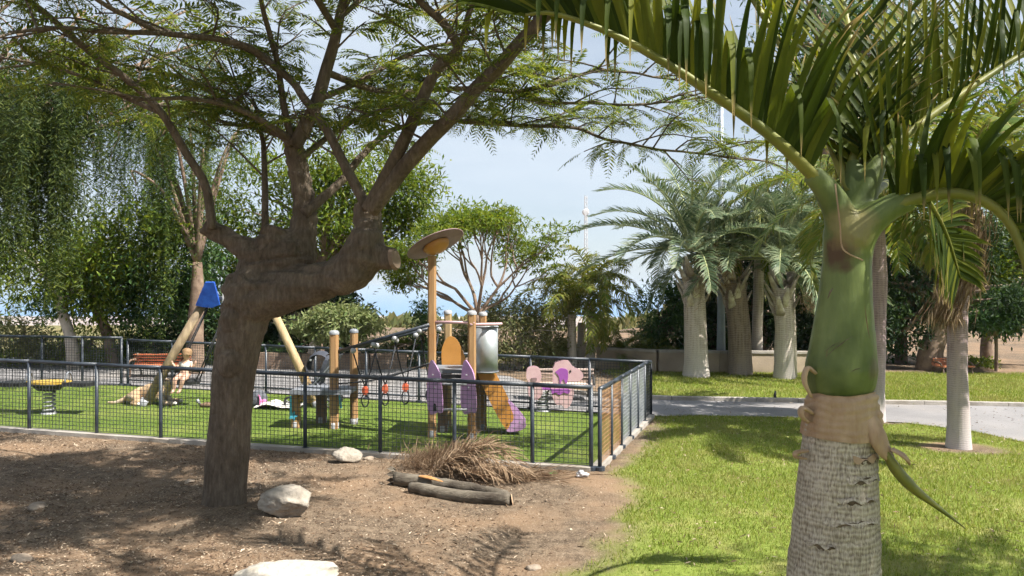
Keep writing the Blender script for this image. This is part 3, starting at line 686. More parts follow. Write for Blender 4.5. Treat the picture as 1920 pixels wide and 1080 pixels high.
def frond_geo(pts, pairs, L, V=.5, fwd=.6, g=.5, w=.03, seg=3, up=None, jit=.06, lo=.12, both=True, brk=0.0, profile=None, tipf=.35):
    """leaflets of one palm frond -> pts(N,K,3), side, width, normal"""
    m = pairs; c = catmull(pts, 80); tg_ = nrm(np.gradient(c, axis=0))
    ti = np.linspace(lo, .995, m); ix = ti * 79
    def smp(a): return np.stack([np.interp(ix, np.arange(80), a[:, k]) for k in range(3)], 1)
    b = smp(c); t = nrm(smp(tg_))
    u0 = np.array([0, 0, 1.0]) if up is None else np.asarray(up, float)
    s = nrm(np.cross(t, np.broadcast_to(u0, t.shape))); u = np.cross(s, t)
    if profile is None: pr = np.sin(np.pi * np.clip(.22 + .70 * ti, 0, 1)) ** .6
    else: pr = profile(ti)
    out = []
    for sg in ((-1, 1) if both else (1,)):
        f = fwd + tipf * ti[:, None] ** 2 * 1.5
        d = nrm(sg * s * math.cos(V) + u * math.sin(V) + t * f + R.normal(0, jit, (m, 3)))
        ln = L * pr * R.uniform(.88, 1.08, m)
        gg = g * R.uniform(.5, 1.5, m)
        bk = (R.uniform(0, 1, m) < brk)
        p = [b]; dirs = [d]; cur = d
        for k in range(seg):
            x = (k + 1) / seg
            pull = gg * x ** 2 * 1.6 / seg * 3
            pull = np.where(bk & (x > .5), pull + 2.2, pull)
            cur = nrm(cur + np.array([0, 0, -1.0]) * pull[:, None]); dirs.append(cur)
            p.append(p[-1] + cur * (ln / seg)[:, None])
        p = np.stack(p, 1); dr = np.stack(dirs, 1)
        sd = nrm(t[:, None] - dr * np.sum(t[:, None] * dr, -1, keepdims=True))
        x = np.linspace(0, 1, seg + 1); wd = w * np.clip(np.minimum(.45 + 2.5 * x, 1.0) * (1 - x ** 2.0) + .02, 0, 1)
        wd = np.broadcast_to(wd, (m, seg + 1)) * R.uniform(.85, 1.15, (m, 1))
        out.append((p, sd, wd, np.cross(sd, dr)))
    return [np.concatenate([o[k] for o in out]) for k in range(4)]

def rachis(mb, pts, r0, r1, n=8, flat=.7):
    c = catmull(pts, 18); mb.tube(c, np.linspace(r0, r1, 18), n, True, flat)

def arc_frond(base, az, el, L, bend, k=6):
    """control points of a frond that leaves base at elevation el and bends down by bend"""
    pts = [np.array(base, float)]; e = el
    for i in range(k):
        d = np.array([math.cos(az) * math.cos(e), math.sin(az) * math.cos(e), math.sin(e)])
        pts.append(pts[-1] + d * L / k); e -= bend / k * (1 + .5 * i / k)
    return pts

def tree(name, label, base, group=None, cat='tree'): return thing(name, label, cat, base, group)

def crown_leaves(mb, clumps, L, W, droop=.2, sub=9, shell=.55):
    """clumps: (centre, radii(3), n)"""
    for c, r, n in clumps:
        c = np.asarray(c, float); r = np.broadcast_to(np.asarray(r, float), (3,))
        k = max(3, int(sub)); sc_ = rdir(k) * (R.uniform(shell, 1, (k, 1)) ** .6) * r + c
        i = R.integers(0, k, n); off = R.normal(0, 1, (n, 3)) * r * (.26 + .14 * R.uniform(0, 1, (k, 1))[i])
        p = sc_[i] + off
        out = nrm(p - c); d = nrm(out * .5 + rdir(n) * .9 + np.array([0, 0, -droop]))
        nn = nrm(np.array([0, 0, 1.0]) + rdir(n) * .7)
        s = R.uniform(.7, 1.3, n)
        mb.leaves(p, d, nn, L * s, W * s, .2)

def limbs(mb, a, ra, targets, rb=.012, n=7, wob=.12, sag=0.0):
    a = np.asarray(a, float)
    for t_ in targets:
        t_ = np.asarray(t_, float); L = np.linalg.norm(t_ - a)
        mid = a + (t_ - a) * .5 + R.normal(0, wob, 3) * L * .5 + np.array([0, 0, .12 * L - sag])
        mb.tube(catmull([a, a + (mid - a) * .5 + R.normal(0, wob, 3) * L * .15, mid, t_], 9), [ra, ra * .75, ra * .5, rb], n)

def broadleaf(name, label, base, trunk, rad, crowns, Y, leaf, L, W, bark, group=None, density=1.0, extra_limbs=3, droop=.2, sub=10, cat='tree', depth=.8, wob=.14):
    """trunk: list of (px,py) at depth Y; crowns: (px,py,rx_px,ry_px,n)"""
    t = tree(name, label, base, group, cat)
    k = Y / F
    pts = [np.asarray(base) - (0, 0, .15)] + [P(a, b, Y) for a, b in trunk]
    mb = MB(); c = catmull(pts, 4 * len(pts)); mb.tube(c, rad, 10)
    mb.build('trunk', M[bark], t, True)
    cl = []; mbr = MB()
    for (cx, cy_, rx, ry, n) in crowns:
        cc = P(cx, cy_, Y + R.uniform(-.5, .5) * rx * k * depth); rr = (rx * k, max(rx * k * depth, .2), ry * k)
        cl.append((cc, rr, int(n * density)))
        tg = [cc + rdir(1)[0] * np.array(rr) * R.uniform(.3, .95) for _ in range(extra_limbs)] + [cc]
        q_ = c[-1] if abs(cx - trunk[-1][0]) + abs(cy_ - trunk[-1][1]) < 400 else c[-2]
        limbs(mbr, q_, np.atleast_1d(rad)[-1] * .75, tg, .008, 6, wob)
    mbr.build('branches', M[bark], t, True)
    mb = MB(); crown_leaves(mb, cl, L, W, droop, sub)
    tag(mb.build('crown', M[leaf], t), kind='stuff')
    return t

# ------------------------------------------------------------------ the big pruned tree
TB = G(421, 950)
big = tree('shade_tree', 'big pruned grey-barked tree with a heavy right limb and feathery leaves, on bare soil', TB)
TY = TB[1]; K = TY / F
def ch(l):   # (px,py,Y offset,r px)
    return [P(a, b, TY + o) for a, b, o, r in l], [r * K * .92 for a, b, o, r in l]
def scars(w):
    # wrinkles across the trunk and a few round pruning knots
    d = np.zeros(len(w))
    for (a, b, s_, h) in ((428, 683, 20, .035), (427, 600, 17, .030), (440, 560, 22, .02), (480, 575, 22, .022), (405, 660, 14, .012), (585, 480, 22, .02), (690, 440, 22, .03), (655, 530, 26, .02)):
        c = P(a, b, TY - .2); r = np.hypot(w[:, 0] - c[0], w[:, 2] - c[2]) / (s_ * K)
        d += np.where(w[:, 1] < TY + .1, h * (np.exp(-r ** 2 * .8) - .55 * np.exp(-((r - 1.35) / .22) ** 2)), 0)
    d += .006 * np.sin(w[:, 2] * 55 + 5 * fbm(w, 3, 2)) * sstep(1.2, 1.9, w[:, 2])
    # crease where the right limb overlaps the head
    cx = P(520, 487, TY)[2]; d -= .03 * np.exp(-((w[:, 2] - (cx + .12 * (w[:, 0] + 2.1))) / .014) ** 2) * (w[:, 1] < TY) * (w[:, 0] > -2.35) * (w[:, 0] < -1.75)
    return d
chains = [
    ch([(414, 1010, 0, 60), (417, 965, 0, 50), (421, 935, 0, 44), (427, 850, 0, 43), (433, 760, 0, 41), (440, 690, 0, 42), (453, 620, 0, 46), (468, 570, 0, 54), (490, 532, 0, 56)]),
    ch([(492, 555, -.02, 52), (560, 540, -.10, 43), (620, 523, -.16, 37), (662, 503, -.2, 41), (684, 470, -.22, 44), (690, 430, -.2, 31), (687, 397, -.18, 27), (690, 378, -.18, 21)]),
    ch([(690, 478, -.22, 34), (722, 483, -.25, 23), (741, 485, -.27, 22)]),
    ch([(480, 530, .05, 52), (505, 500, .05, 48), (540, 480, .03, 46), (560, 470, .05, 42)]),
    ch([(505, 490, .02, 40), (512, 450, .0, 32), (520, 425, 0, 26)]),
    ch([(548, 485, .06, 46), (566, 440, .10, 31), (571, 390, .10, 24), (563, 330, .10, 22), (553, 285, .10, 21), (550, 255, .10, 19)]),
    ch([(490, 485, .0, 34), (445, 458, .0, 21), (405, 435, .0, 19), (386, 423, .0, 20)]),
    ch([(455, 545, -.02, 44), (430, 560, -.02, 30)]),
]
tr = solid('trunk', chains, M['bark'], big, .016, 7, (.014, 6), scars)
mb = MB(); c = P(743, 485, TY - .30); mb.lathe(c, [(.001, .0), (.055, .004), (.085, .0), (.098, -.03)], 18, rotm((0, 1, 0), math.radians(78)) @ rotm((1, 0, 0), math.radians(18)))
mb.build('cut_end', M['bark_brown'], tr)

BR_ = []
def br(pts, r0, r1): BR_.append((np.array([P(*p) for p in pts]), r0 * K * .88, r1 * K * .8))
br([(690, 392, 6.55), (652, 320, 6.6), (610, 240, 6.7), (570, 185, 6.8), (545, 150, 6.8), (475, 95, 6.6), (400, 70, 6.4), (300, 62, 6.1), (220, 20, 5.8), (150, -30, 5.6)], 11, 4)
br([(690, 392, 6.5), (745, 290, 6.35), (790, 190, 6.2), (820, 130, 6.1), (860, 90, 6.0), (835, 45, 5.9), (790, 0, 5.8), (740, -60, 5.6)], 14, 6)
br([(858, 92, 6.0), (872, 60, 6.0), (880, 20, 6.0), (905, -50, 5.9)], 7, 5)
br([(695, 395, 6.5), (760, 310, 6.35), (830, 235, 6.15), (900, 160, 5.95), (975, 85, 5.75), (1040, 10, 5.55), (1100, -60, 5.3)], 17, 11)
br([(570, 400, 6.95), (600, 375, 7.05), (640, 340, 7.2), (690, 280, 7.5), (745, 240, 7.8), (860, 228, 8.3), (960, 232, 8.6)], 12, 3.5)
br([(552, 275, 6.9), (590, 200, 6.9), (612, 130, 6.9), (632, 60, 6.9), (645, -10, 6.9), (660, -90, 6.8), (690, -300, 5.8)], 16, 7)
br([(398, 430, 6.8), (385, 350, 6.8), (350, 290, 6.7), (300, 210, 6.6), (240, 150, 6.5), (150, 80, 6.3), (60, 5, 6.1), (0, -40, 6)], 10, 5)
br([(497, 440, 6.9), (496, 330, 7.1), (490, 255, 7.3), (460, 200, 7.5), (420, 140, 7.6)], 8, 3)
br([(548, 270, 6.9), (500, 235, 7), (440, 200, 7.1), (370, 160, 7.2), (290, 135, 7.2), (190, 110, 7.1)], 9, 3)
br([(298, 210, 6.6), (240, 185, 6.7), (170, 150, 6.7), (100, 125, 6.7), (0, 110, 6.6)], 6, 3)
br([(548, 265, 6.9), (532, 200, 6.9), (520, 120, 6.9), (500, 40, 6.7), (480, -40, 6.5), (440, -200, 5.8)], 8, 4)
br([(600, 185, 6.9), (680, 150, 7.2), (760, 105, 7.4), (850, 78, 7.8), (930, 60, 8.0)], 7, 3)
br([(610, 135, 6.9), (720, 172, 7.4), (850, 167, 7.9), (970, 175, 8.2), (1050, 190, 8.4), (1200, 197, 8.7), (1330, 183, 8.9)], 8, 2.6)
br([(965, 174, 8.2), (1020, 160, 8.2), (1080, 143, 8.4), (1130, 132, 8.4), (1190, 140, 8.5), (1270, 150, 8.6)], 6, 2.5)
br([(860, 228, 8.3), (980, 236, 8.6), (1080, 240, 8.7), (1150, 265, 8.8), (1300, 288, 9), (1400, 300, 9.1)], 6, 2.5)
br([(560, 300, 7.0), (640, 240, 7.4), (720, 205, 7.8), (800, 195, 8.1), (900, 200, 8.3)], 7, 3)
br([(548, 262, 6.9), (470, 215, 6.6), (400, 190, 6.3), (330, 185, 6.1), (250, 190, 5.9)], 7, 3)
br([(545, 262, 6.95), (480, 240, 7.3), (420, 230, 7.6), (330, 200, 8.0), (230, 190, 8.3)], 6, 3)
br([(632, 60, 6.9), (560, -60, 6.2), (480, -200, 5.5), (420, -380, 4.9)], 8, 4)
br([(645, -10, 6.9), (720, -160, 6.2), (800, -330, 5.6), (880, -520, 5.0)], 8, 4)
br([(300, 62, 6.1), (200, 60, 5.9), (110, 50, 5.7), (20, 60, 5.5)], 5, 3)
br([(1040, 10, 5.55), (1120, -90, 5.2), (1180, -220, 4.9)], 8, 4)
br([(480, -40, 6.5), (300, -180, 6.0), (140, -300, 5.6)], 6, 3)
br([(640, 30, 6.9), (700, -10, 7.3), (780, 20, 7.7), (860, 40, 8.0)], 6, 3)
# the roof of the crown, above the picture
up_roots = [P(690, -300, 5.8), P(440, -200, 5.8), P(740, -60, 5.6), P(905, -50, 5.9), P(1100, -60, 5.3), P(150, -30, 5.6), P(0, -40, 6), P(660, -90, 6.8), P(420, -380, 4.9), P(880, -520, 5.0)]
for k_ in range(27):
    e = np.array([R.uniform(-4.6, 2.0), R.uniform(2.9, 6.6), R.uniform(4.7, 5.8)])
    s_ = min(up_roots, key=lambda r_: np.linalg.norm(r_ - e) + R.uniform(0, .8)); m_ = (s_ + e) / 2 + np.array([0, 0, .3]) + R.normal(0, .15, 3)
    BR_.append((np.array([s_, m_, e]), .03, .012))
mb = MB(); twig = MB(); fb = []; fd = []
for pts, r0, r1 in BR_:
    n = 6 * len(pts); c = catmull(pts, n); c = c + np.stack([fbm(c + 3, 3.0, 2), fbm(c + 9, 3.0, 2), fbm(c + 21, 3.0, 2)], 1) * .035 * np.linspace(0, 1, n)[:, None]
    mb.tube(c, np.linspace(r0, r1, n), 9)
    sl = np.concatenate([[0], np.cumsum(np.linalg.norm(np.diff(c, axis=0), axis=1))]); Lm = sl[-1]
    start = .30 if r0 > .05 else .16
    for s in np.arange(Lm * start, Lm, .135):
        if R.uniform() < .2: continue
        p = np.array([np.interp(s, sl, c[:, k]) for k in range(3)]); i = min(n - 2, int(s / Lm * (n - 1))); tg_ = nrm(c[i + 1] - c[i])
        ppy = 540 + (CZ - p[2]) * F / p[1]; ppx = 960 + p[0] * F / p[1]
        if ppy > 345: continue
        if 430 > ppx and ppy > 200: continue
        d = nrm(tg_ * R.uniform(.3, .9) + np.append(R.normal(0, .8, 2), R.normal(.10, .25)))
        L1 = R.uniform(.35, .85) * (.75 + .5 * (s / Lm)); end = p + d * L1 + np.array([0, 0, .05])
        mid = (p + end) / 2 + R.normal(0, .05, 3) + (0, 0, .05)
        cc = catmull([p, mid, end], 6); mb.tube(cc, [.011, .005], 5, False)
        for q_ in range(R.integers(3, 6)):
            f = R.uniform(.35, 1); b = np.array([np.interp(f, np.linspace(0, 1, 6), cc[:, k]) for k in range(3)])
            d2 = nrm(d * .7 + np.append(R.normal(0, .8, 2), R.normal(0, .2))); e = b + d2 * R.uniform(.12, .32)
            twig.bars([b], [e], .006)
            for z in range(R.integers(2, 5)):
                w_ = R.uniform(.2, 1); bp_ = b + (e - b) * w_
                fb.append(bp_); fd.append(nrm(d2 * .6 + np.append(R.normal(0, .9, 2), R.normal(-.05, .25))))
        fb.append(end); fd.append(d)
mb.build('branches', M['bark'], big, True); tag(twig.build('twigs', M['bark'], big), kind='stuff')
fb = np.array(fb); fd = np.array(fd)
ppy = 540 + (CZ - fb[:, 2]) * F / fb[:, 1]; ppx = 960 + fb[:, 0] * F / fb[:, 1]
k = (fb[:, 1] > 2.6)
fb, fd = fb[k], fd[k]; N = len(fb)
lf = MB(); upv = nrm(np.array([0, 0, 1.0]) + R.normal(0, .25, (N, 3)))
pinnate(lf, fb, fd, upv, R.uniform(.20, .40, N), 11, .078, .0185, .3)
tag(lf.build('crown', M['leaf_feather'], big), kind='stuff')
print('big tree fronds', N)

# ------------------------------------------------------------------ weeping pepper tree
PB = np.array([-9.6, 11.6, float(gz(-9.6, 11.6))])
pep = tree('pepper_tree', 'weeping pepper tree with long hanging dark green strands at the left', PB)
mb = MB(); mb.tube(catmull([PB - (0, 0, .2), PB + (.1, 0, 1), PB + (.35, .1, 2.1), PB + (.6, .3, 2.9)], 14), [.32, .24, .22, .2], 12)
mb.build('trunk', M['bark_brown'], pep, True)
top = PB + (.6, .3, 2.9); mb = MB(); hang = []
limb_t = [(40, 60, 11.2), (110, 120, 12.2), (120, 175, 12.6), (210, 110, 12.0), (290, 120, 13.0), (330, 160, 13.4), (400, 150, 13.8), (20, 160, 11.6), (-60, 120, 12), (250, 40, 13.2), (350, 20, 13.6), (430, 60, 14.2), (450, 190, 14.4), (160, 20, 12.6), (60, -30, 12.4), (-20, 20, 13.2)]
for a in limb_t:
    e = P(*a); mid = (top + e) / 2 + (0, 0, .45) + R.normal(0, .15, 3)
    c = catmull([top, top + (mid - top) * .5 + R.normal(0, .1, 3), mid, e], 14); mb.tube(c, [.10, .05, .02], 7)
    for f in R.uniform(.35, 1.0, 12):
        b = np.array([np.interp(f, np.linspace(0, 1, 14), c[:, k]) for k in range(3)])
        e2 = b + np.append(R.normal(0, .45, 2), R.uniform(-.1, .3)); cc = catmull([b, (b + e2) / 2 + (0, 0, .15), e2, e2 + (R.normal(0, .1), R.normal(0, .1), -.3)], 7)
        mb.tube(cc, [.014, .005], 5, False)
        for z in range(6): hang.append(cc[R.integers(2, 7)] + R.normal(0, .07, 3))
mb.build('branches', M['bark_brown'], pep, True)
# columns where the strands hang densest (pixel column, lower end, spread)
cols = [(115, 490, 30, 11.6, 60), (20, 640, 45, 11.2, 75), (60, 560, 40, 12.0, 45), (200, 420, 30, 12.6, 22), (250, 560, 40, 13.2, 40), (310, 540, 40, 13.6, 50), (340, 500, 30, 13.9, 38), (370, 380, 30, 14.0, 14), (160, 330, 45, 12.4, 22), (280, 300, 60, 13.4, 26), (420, 330, 30, 14.2, 14), (450, 300, 30, 14.4, 12), (-40, 620, 50, 11.5, 30), (470, 420, 20, 14.6, 10)]
def weep(t, hang, cols, leafm, hl):
    strands = [(h, R.uniform(*hl)) for h in hang]
    for cx, yb, sp, Yc, n in cols:
        for z in range(max(2, n // 5)):                       # bundles of strands on one drooping twig
            bx = R.normal(cx, sp); by = yb + R.normal(-50, 70); t0 = R.uniform(70, 220); Yb = Yc + R.normal(0, .4)
            for w_ in range(R.integers(4, 11)):
                px = bx + R.normal(0, 7); p = P(px, t0 + R.uniform(0, 60), Yb + R.normal(0, .08)); end = P(px, by - abs(R.normal(0, 70)), Yb)
                strands.append((p, max(.3, p[2] - end[2])))
    lf = MB(); st = MB(); cs = []; ds = []; sp_ = []
    for p, L in strands:
        n = max(4, int(L / .05)); z = np.linspace(0, 1, n); sw = R.normal(0, .13, 2); ph = R.uniform(0, 6)
        c = p + np.stack([sw[0] * z ** 1.5 + .03 * np.sin(z * 7 + ph), sw[1] * z ** 1.5, -L * z], 1)
        sp_.append((c[0], c[n // 2], c[-1])); keep = R.uniform(0, 1, n) < R.uniform(.55, 1.0)
        for s in (-1, 1):
            a = R.uniform(0, 6.28, n); dd = np.stack([np.cos(a), np.sin(a), R.uniform(-1.2, -.2, n)], 1)
            cs.append(c[keep] + R.normal(0, .012, (keep.sum(), 3))); ds.append(dd[keep])
    cs = np.concatenate(cs); ds = np.concatenate(ds); N = len(cs)
    lf.leaves(cs, ds, nrm(rdir(N) + np.array([.3, -.5, .3])), R.uniform(.05, .14, N), R.uniform(.012, .026, N), .2)
    e = np.array(sp_); st.strips(e, np.broadcast_to(np.array([1.0, 0, 0]), e.shape), np.full((len(e), 3), .0035)); tag(st.build('strand_stems', M['leaf_pepper'], t), kind='stuff')
    tag(lf.build('crown', M[leafm], t), kind='stuff'); print('weeping leaves', N)
weep(pep, hang, [(118, 500, 22, 11.6, 95), (30, 560, 40, 11.2, 110), (75, 520, 28, 12.0, 50), (-40, 600, 45, 11.5, 60), (165, 300, 40, 12.4, 40), (270, 250, 60, 13.2, 45), (360, 240, 50, 13.6, 36)], 'leaf_pepper', (.3, .9))
PB2 = G(366, 700); pep_sunlit = tree('pepper_tree', 'added weeping tree behind the swing, sunlight painted into its lighter green strands', PB2)  # second tree added to carry the pepper tree's sunlit strands, painted lighter
mb = MB(); mb.tube(catmull([PB2 - (0, 0, .2), PB2 + (0, 0, .9), PB2 + (.05, 0, 1.8), PB2 + (.05, 0, 2.5)], 14), [.22, .18, .15, .10], 12); mb.build('trunk', M['bark_brown'], pep_sunlit, True)
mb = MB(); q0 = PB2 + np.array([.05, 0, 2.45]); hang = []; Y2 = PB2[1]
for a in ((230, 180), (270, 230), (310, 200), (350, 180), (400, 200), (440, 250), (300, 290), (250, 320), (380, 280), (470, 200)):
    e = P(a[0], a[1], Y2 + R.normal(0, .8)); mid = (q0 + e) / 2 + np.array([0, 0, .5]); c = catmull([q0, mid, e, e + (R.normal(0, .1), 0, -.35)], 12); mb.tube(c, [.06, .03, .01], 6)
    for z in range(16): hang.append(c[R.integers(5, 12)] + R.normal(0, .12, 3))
mb.build('branches', M['bark_brown'], pep_sunlit, True)
weep(pep_sunlit, hang, [(250, 520, 30, Y2, 40), (300, 560, 34, Y2, 60), (345, 520, 26, Y2, 50), (215, 470, 24, Y2, 24), (385, 340, 26, Y2, 20), (430, 300, 30, Y2, 16)], 'leaf_pepper_sunlit', (.4, 1.2))

# ------------------------------------------------------------------ background trees and shrubs
def bl(name, label, px, py, trunk, rad, crowns, leaf, L, W, bark, **kw):
    b = G(px, py); return broadleaf(name, label, b, trunk, rad, crowns, b[1], leaf, L, W, bark, **kw)

bl('broadleaf_tree', 'sunlit tree with a pale leaning trunk left of the swing', 138, 692, [(136, 660), (130, 625), (118, 590), (112, 560)], [.16, .14, .12, .11, .09],
   [(60, 470, 90, 60, 2600), (170, 470, 90, 70, 3200), (250, 440, 80, 60, 2600), (110, 520, 110, 45, 2600), (200, 540, 70, 40, 1800)], 'leaf_bright', .15, .05, 'bark_pale')
bl('broadleaf_tree', 'olive-green tree with a brown twisted trunk behind the see-saw', 214, 688, [(206, 650), (195, 610), (180, 580), (172, 555)], [.15, .13, .12, .10, .08],
   [(300, 500, 80, 60, 2600), (230, 530, 70, 50, 2200), (350, 470, 70, 60, 2200), (150, 560, 70, 30, 1400), (300, 580, 70, 36, 1800)], 'leaf_mid', .14, .05, 'bark_brown')
bl('dark_tree', 'dark blue-green tree between the pepper strands and the blue swing cap', 345, 683, [(346, 650), (350, 610), (355, 560)], [.14, .12, .10, .08],
   [(350, 560, 45, 50, 2200), (385, 520, 30, 40, 1200), (330, 610, 55, 45, 2200), (375, 610, 40, 40, 1400)], 'leaf_dark', .16, .06, 'bark_brown')
bl('round_shrub', 'round dark clipped shrub behind the left end of the fence', 285, 688, [(285, 670), (285, 650)], [.08, .07, .06], [(285, 650, 48, 34, 3200)], 'leaf_dark', .09, .04, 'bark_brown', cat='shrub')
bl('hedge_shrub', 'pale olive shrub at the far left edge', 40, 686, [(40, 660), (42, 640)], [.07, .06, .05], [(30, 625, 60, 40, 2600), (80, 650, 40, 30, 1200)], 'leaf_olive', .10, .04, 'bark_brown', cat='shrub')
bl('hedge_shrub', 'yellow-green shrub behind the pale leaning trunk', 165, 684, [(165, 660), (166, 640)], [.07, .06, .05], [(180, 645, 60, 34, 2400), (105, 660, 35, 24, 1000)], 'leaf_bright', .10, .04, 'bark_brown', cat='shrub')
bl('hedge_shrub', 'yellow-tipped shrub behind the blue swing cap', 400, 682, [(400, 660), (400, 630)], [.06, .05, .04], [(400, 625, 40, 45, 2200), (430, 660, 50, 26, 1400)], 'leaf_bright', .10, .04, 'bark_brown', cat='shrub')
bl('broadleaf_tree', 'bright green tree filling the gap behind the big tree limbs', 600, 682, [(598, 640), (592, 590), (598, 540), (612, 500)], [.24, .2, .17, .15, .12],
   [(470, 360, 80, 60, 2800), (620, 300, 80, 50, 2400), (700, 340, 80, 60, 3000), (760, 370, 60, 50, 2200), (640, 420, 80, 60, 3000), (560, 440, 70, 60, 2400), (720, 430, 60, 50, 2200), (450, 450, 60, 70, 2200)], 'leaf_bright', .17, .05, 'bark_brown')
bl('fig_tree', 'dark-leaved tree behind the rope bridge posts', 520, 676, [(530, 640), (560, 590), (585, 560)], [.26, .22, .2, .15],
   [(560, 590, 60, 50, 3000), (640, 580, 45, 36, 1800), (510, 620, 50, 50, 2600), (470, 580, 50, 60, 2200), (600, 640, 60, 30, 1800)], 'leaf_dark', .16, .07, 'bark_pale')
bl('small_tree', 'small umbrella-shaped tree with pale green leaves and whitish trunk', 586, 692, [(588, 665), (592, 640), (610, 615)], [.17, .15, .13, .08],
   [(590, 608, 40, 18, 1500), (645, 598, 50, 22, 2400), (690, 610, 26, 14, 700), (630, 625, 44, 14, 1400)], 'leaf_pale', .13, .05, 'bark_pale', sub=14)
bl('round_shrub', 'green shrub seen under the rope bridge', 790, 686, [(790, 660), (792, 640)], [.07, .06, .05], [(798, 628, 32, 50, 2000), (765, 664, 30, 20, 1000), (720, 672, 40, 14, 900)], 'leaf_mid', .11, .04, 'bark_brown', cat='shrub')
bl('olive_shrub', 'tall olive-grey shrub to the right of the steel barrel', 975, 692, [(975, 660), (972, 630)], [.09, .08, .06], [(950, 610, 50, 50, 3200), (1010, 620, 50, 50, 3000), (975, 660, 70, 34, 2400), (1040, 655, 24, 26, 700)], 'leaf_olive', .12, .035, 'bark_pale', cat='shrub')
bl('bank_shrub', 'dark green bushy tree left of the thick palms', 1245, 686, [(1245, 650), (1245, 610)], [.12, .1, .08], [(1240, 580, 36, 40, 2400), (1255, 620, 45, 44, 3000), (1215, 650, 30, 30, 1300), (1285, 660, 30, 24, 1200), (1265, 555, 24, 26, 900)], 'leaf_mid', .14, .04, 'bark_brown')
for lab, px, cr in (('deep green tree behind the first two thick palms', 1340, [(1330, 560, 45, 55, 2400), (1350, 620, 50, 45, 2400), (1320, 650, 40, 24, 1100)]),
                    ('dark green tree between the second and third thick palms', 1430, [(1425, 560, 40, 60, 2400), (1440, 630, 50, 44, 2600), (1400, 500, 36, 40, 1200)]),
                    ('dark green tree just left of the near palm crownshaft', 1520, [(1515, 540, 40, 70, 2600), (1530, 620, 50, 50, 2800), (1560, 480, 40, 60, 1800)])):
    bl('dark_tree', lab, px, 681, [(px, 650), (px + 4, 600)], [.16, .14, .1], cr, 'leaf_dark', .17, .07, 'bark_brown', group='dark trees behind the thick palms')
for lab, px, Yo, cr, lf_ in (('tall mid-green tree behind the middle thick palm', 1400, 680, [(1380, 470, 60, 60, 1800), (1440, 430, 60, 60, 1800), (1340, 520, 50, 60, 1500), (1470, 520, 50, 70, 1500)], 'leaf_dark'),
                        ('mid-green tree filling the gap between the near palm and the slim palms', 1690, 679, [(1665, 470, 50, 70, 1800), (1700, 560, 50, 60, 1800), (1670, 640, 40, 36, 900), (1720, 400, 50, 50, 1200)], 'leaf_mid'),
                        ('shadowy tree right of the skirted palm', 1850, 680, [(1840, 540, 50, 60, 1500), (1880, 480, 50, 50, 1400), (1850, 430, 50, 50, 1300)], 'leaf_mid')):
    bl('broadleaf_tree', lab, px, Yo, [(px, 640), (px + 5, 590)], [.2, .17, .12], cr, lf_, .2, .07, 'bark_brown', group='trees of the wood behind the right-hand palms')
bl('spreading_tree', 'old spreading tree with a thick leaning trunk behind the right-hand palms', 1742, 694, [(1745, 660), (1758, 620), (1752, 585)], [.38, .32, .28, .25],
   [(1680, 520, 60, 70, 2200), (1720, 440, 70, 60, 2400), (1690, 600, 50, 50, 1500), (1800, 440, 60, 60, 2400), (1760, 520, 50, 60, 1400), (1860, 560, 70, 50, 1800)], 'leaf_dark', .18, .06, 'bark_brown', extra_limbs=5)
bl('broadleaf_tree', 'bright green tree at the right edge of the picture', 1990, 692, [(1985, 640), (1970, 560), (1950, 500)], [.22, .2, .17, .12],
   [(1870, 440, 50, 50, 2400), (1920, 500, 60, 60, 3000), (1850, 520, 40, 40, 1600), (1940, 400, 60, 60, 2200), (1910, 580, 50, 40, 1800)], 'leaf_bright', .16, .055, 'bark_brown')
bl('small_tree', 'slim young tree with a dark straight trunk at the far right', 1868, 698, [(1868, 665), (1868, 630)], [.05, .045, .04],
   [(1860, 600, 50, 22, 1500), (1890, 575, 36, 26, 1200), (1830, 610, 26, 14, 500)], 'leaf_mid', .14, .05, 'bark_brown')
bl('hedge_shrub', 'small yellow-green shrub beside the slim young tree', 1835, 693, [(1835, 685)], [.04, .03], [(1835, 682, 28, 10, 700)], 'leaf_bright', .10, .04, 'bark_brown', cat='shrub')
bl('hanging_tree', 'tall grey-green tree rising behind the near palm fronds', 1560, 678, [(1560, 560), (1560, 400), (1550, 250), (1560, 130)], [.3, .26, .22, .18, .14],
   [(1530, 60, 90, 70, 2600), (1620, 120, 90, 70, 2600), (1540, 180, 80, 60, 2000), (1650, 30, 100, 70, 2400), (1760, 100, 80, 70, 1800), (1480, -40, 80, 60, 1200), (1700, 220, 80, 60, 1500), (1860, 180, 80, 80, 1600), (1850, 300, 80, 60, 1600)], 'leaf_mid', .22, .05, 'bark_brown')

for lab, px, py, cr, lf_ in (('low green shrub behind the rope bridge posts', 690, 682, [(690, 668, 40, 18, 1300)], 'leaf_mid'),
                         ('olive shrub behind the tower posts', 860, 684, [(850, 655, 40, 34, 1700), (880, 630, 30, 26, 900)], 'leaf_olive'),
                         ('green shrub right of the olive-grey shrub', 1050, 684, [(1050, 665, 34, 22, 1300)], 'leaf_bright'),
                         ('low green hedge behind the red-brown bench', 310, 682, [(250, 668, 60, 20, 1700), (370, 668, 60, 20, 1700)], 'leaf_mid'),
                         ('low yellow-green hedge left of the round dark shrub', 100, 680, [(60, 672, 70, 16, 1700), (150, 672, 60, 16, 1500)], 'leaf_bright'),
                         ('low dark hedge behind the pushchair', 520, 682, [(500, 665, 60, 22, 1900)], 'leaf_mid')):
    bl('hedge_shrub', lab, px, py, [(px, py - 8)], [.04, .03], cr, lf_, .11, .045, 'bark_brown', cat='shrub', group='shrubs behind the playground')
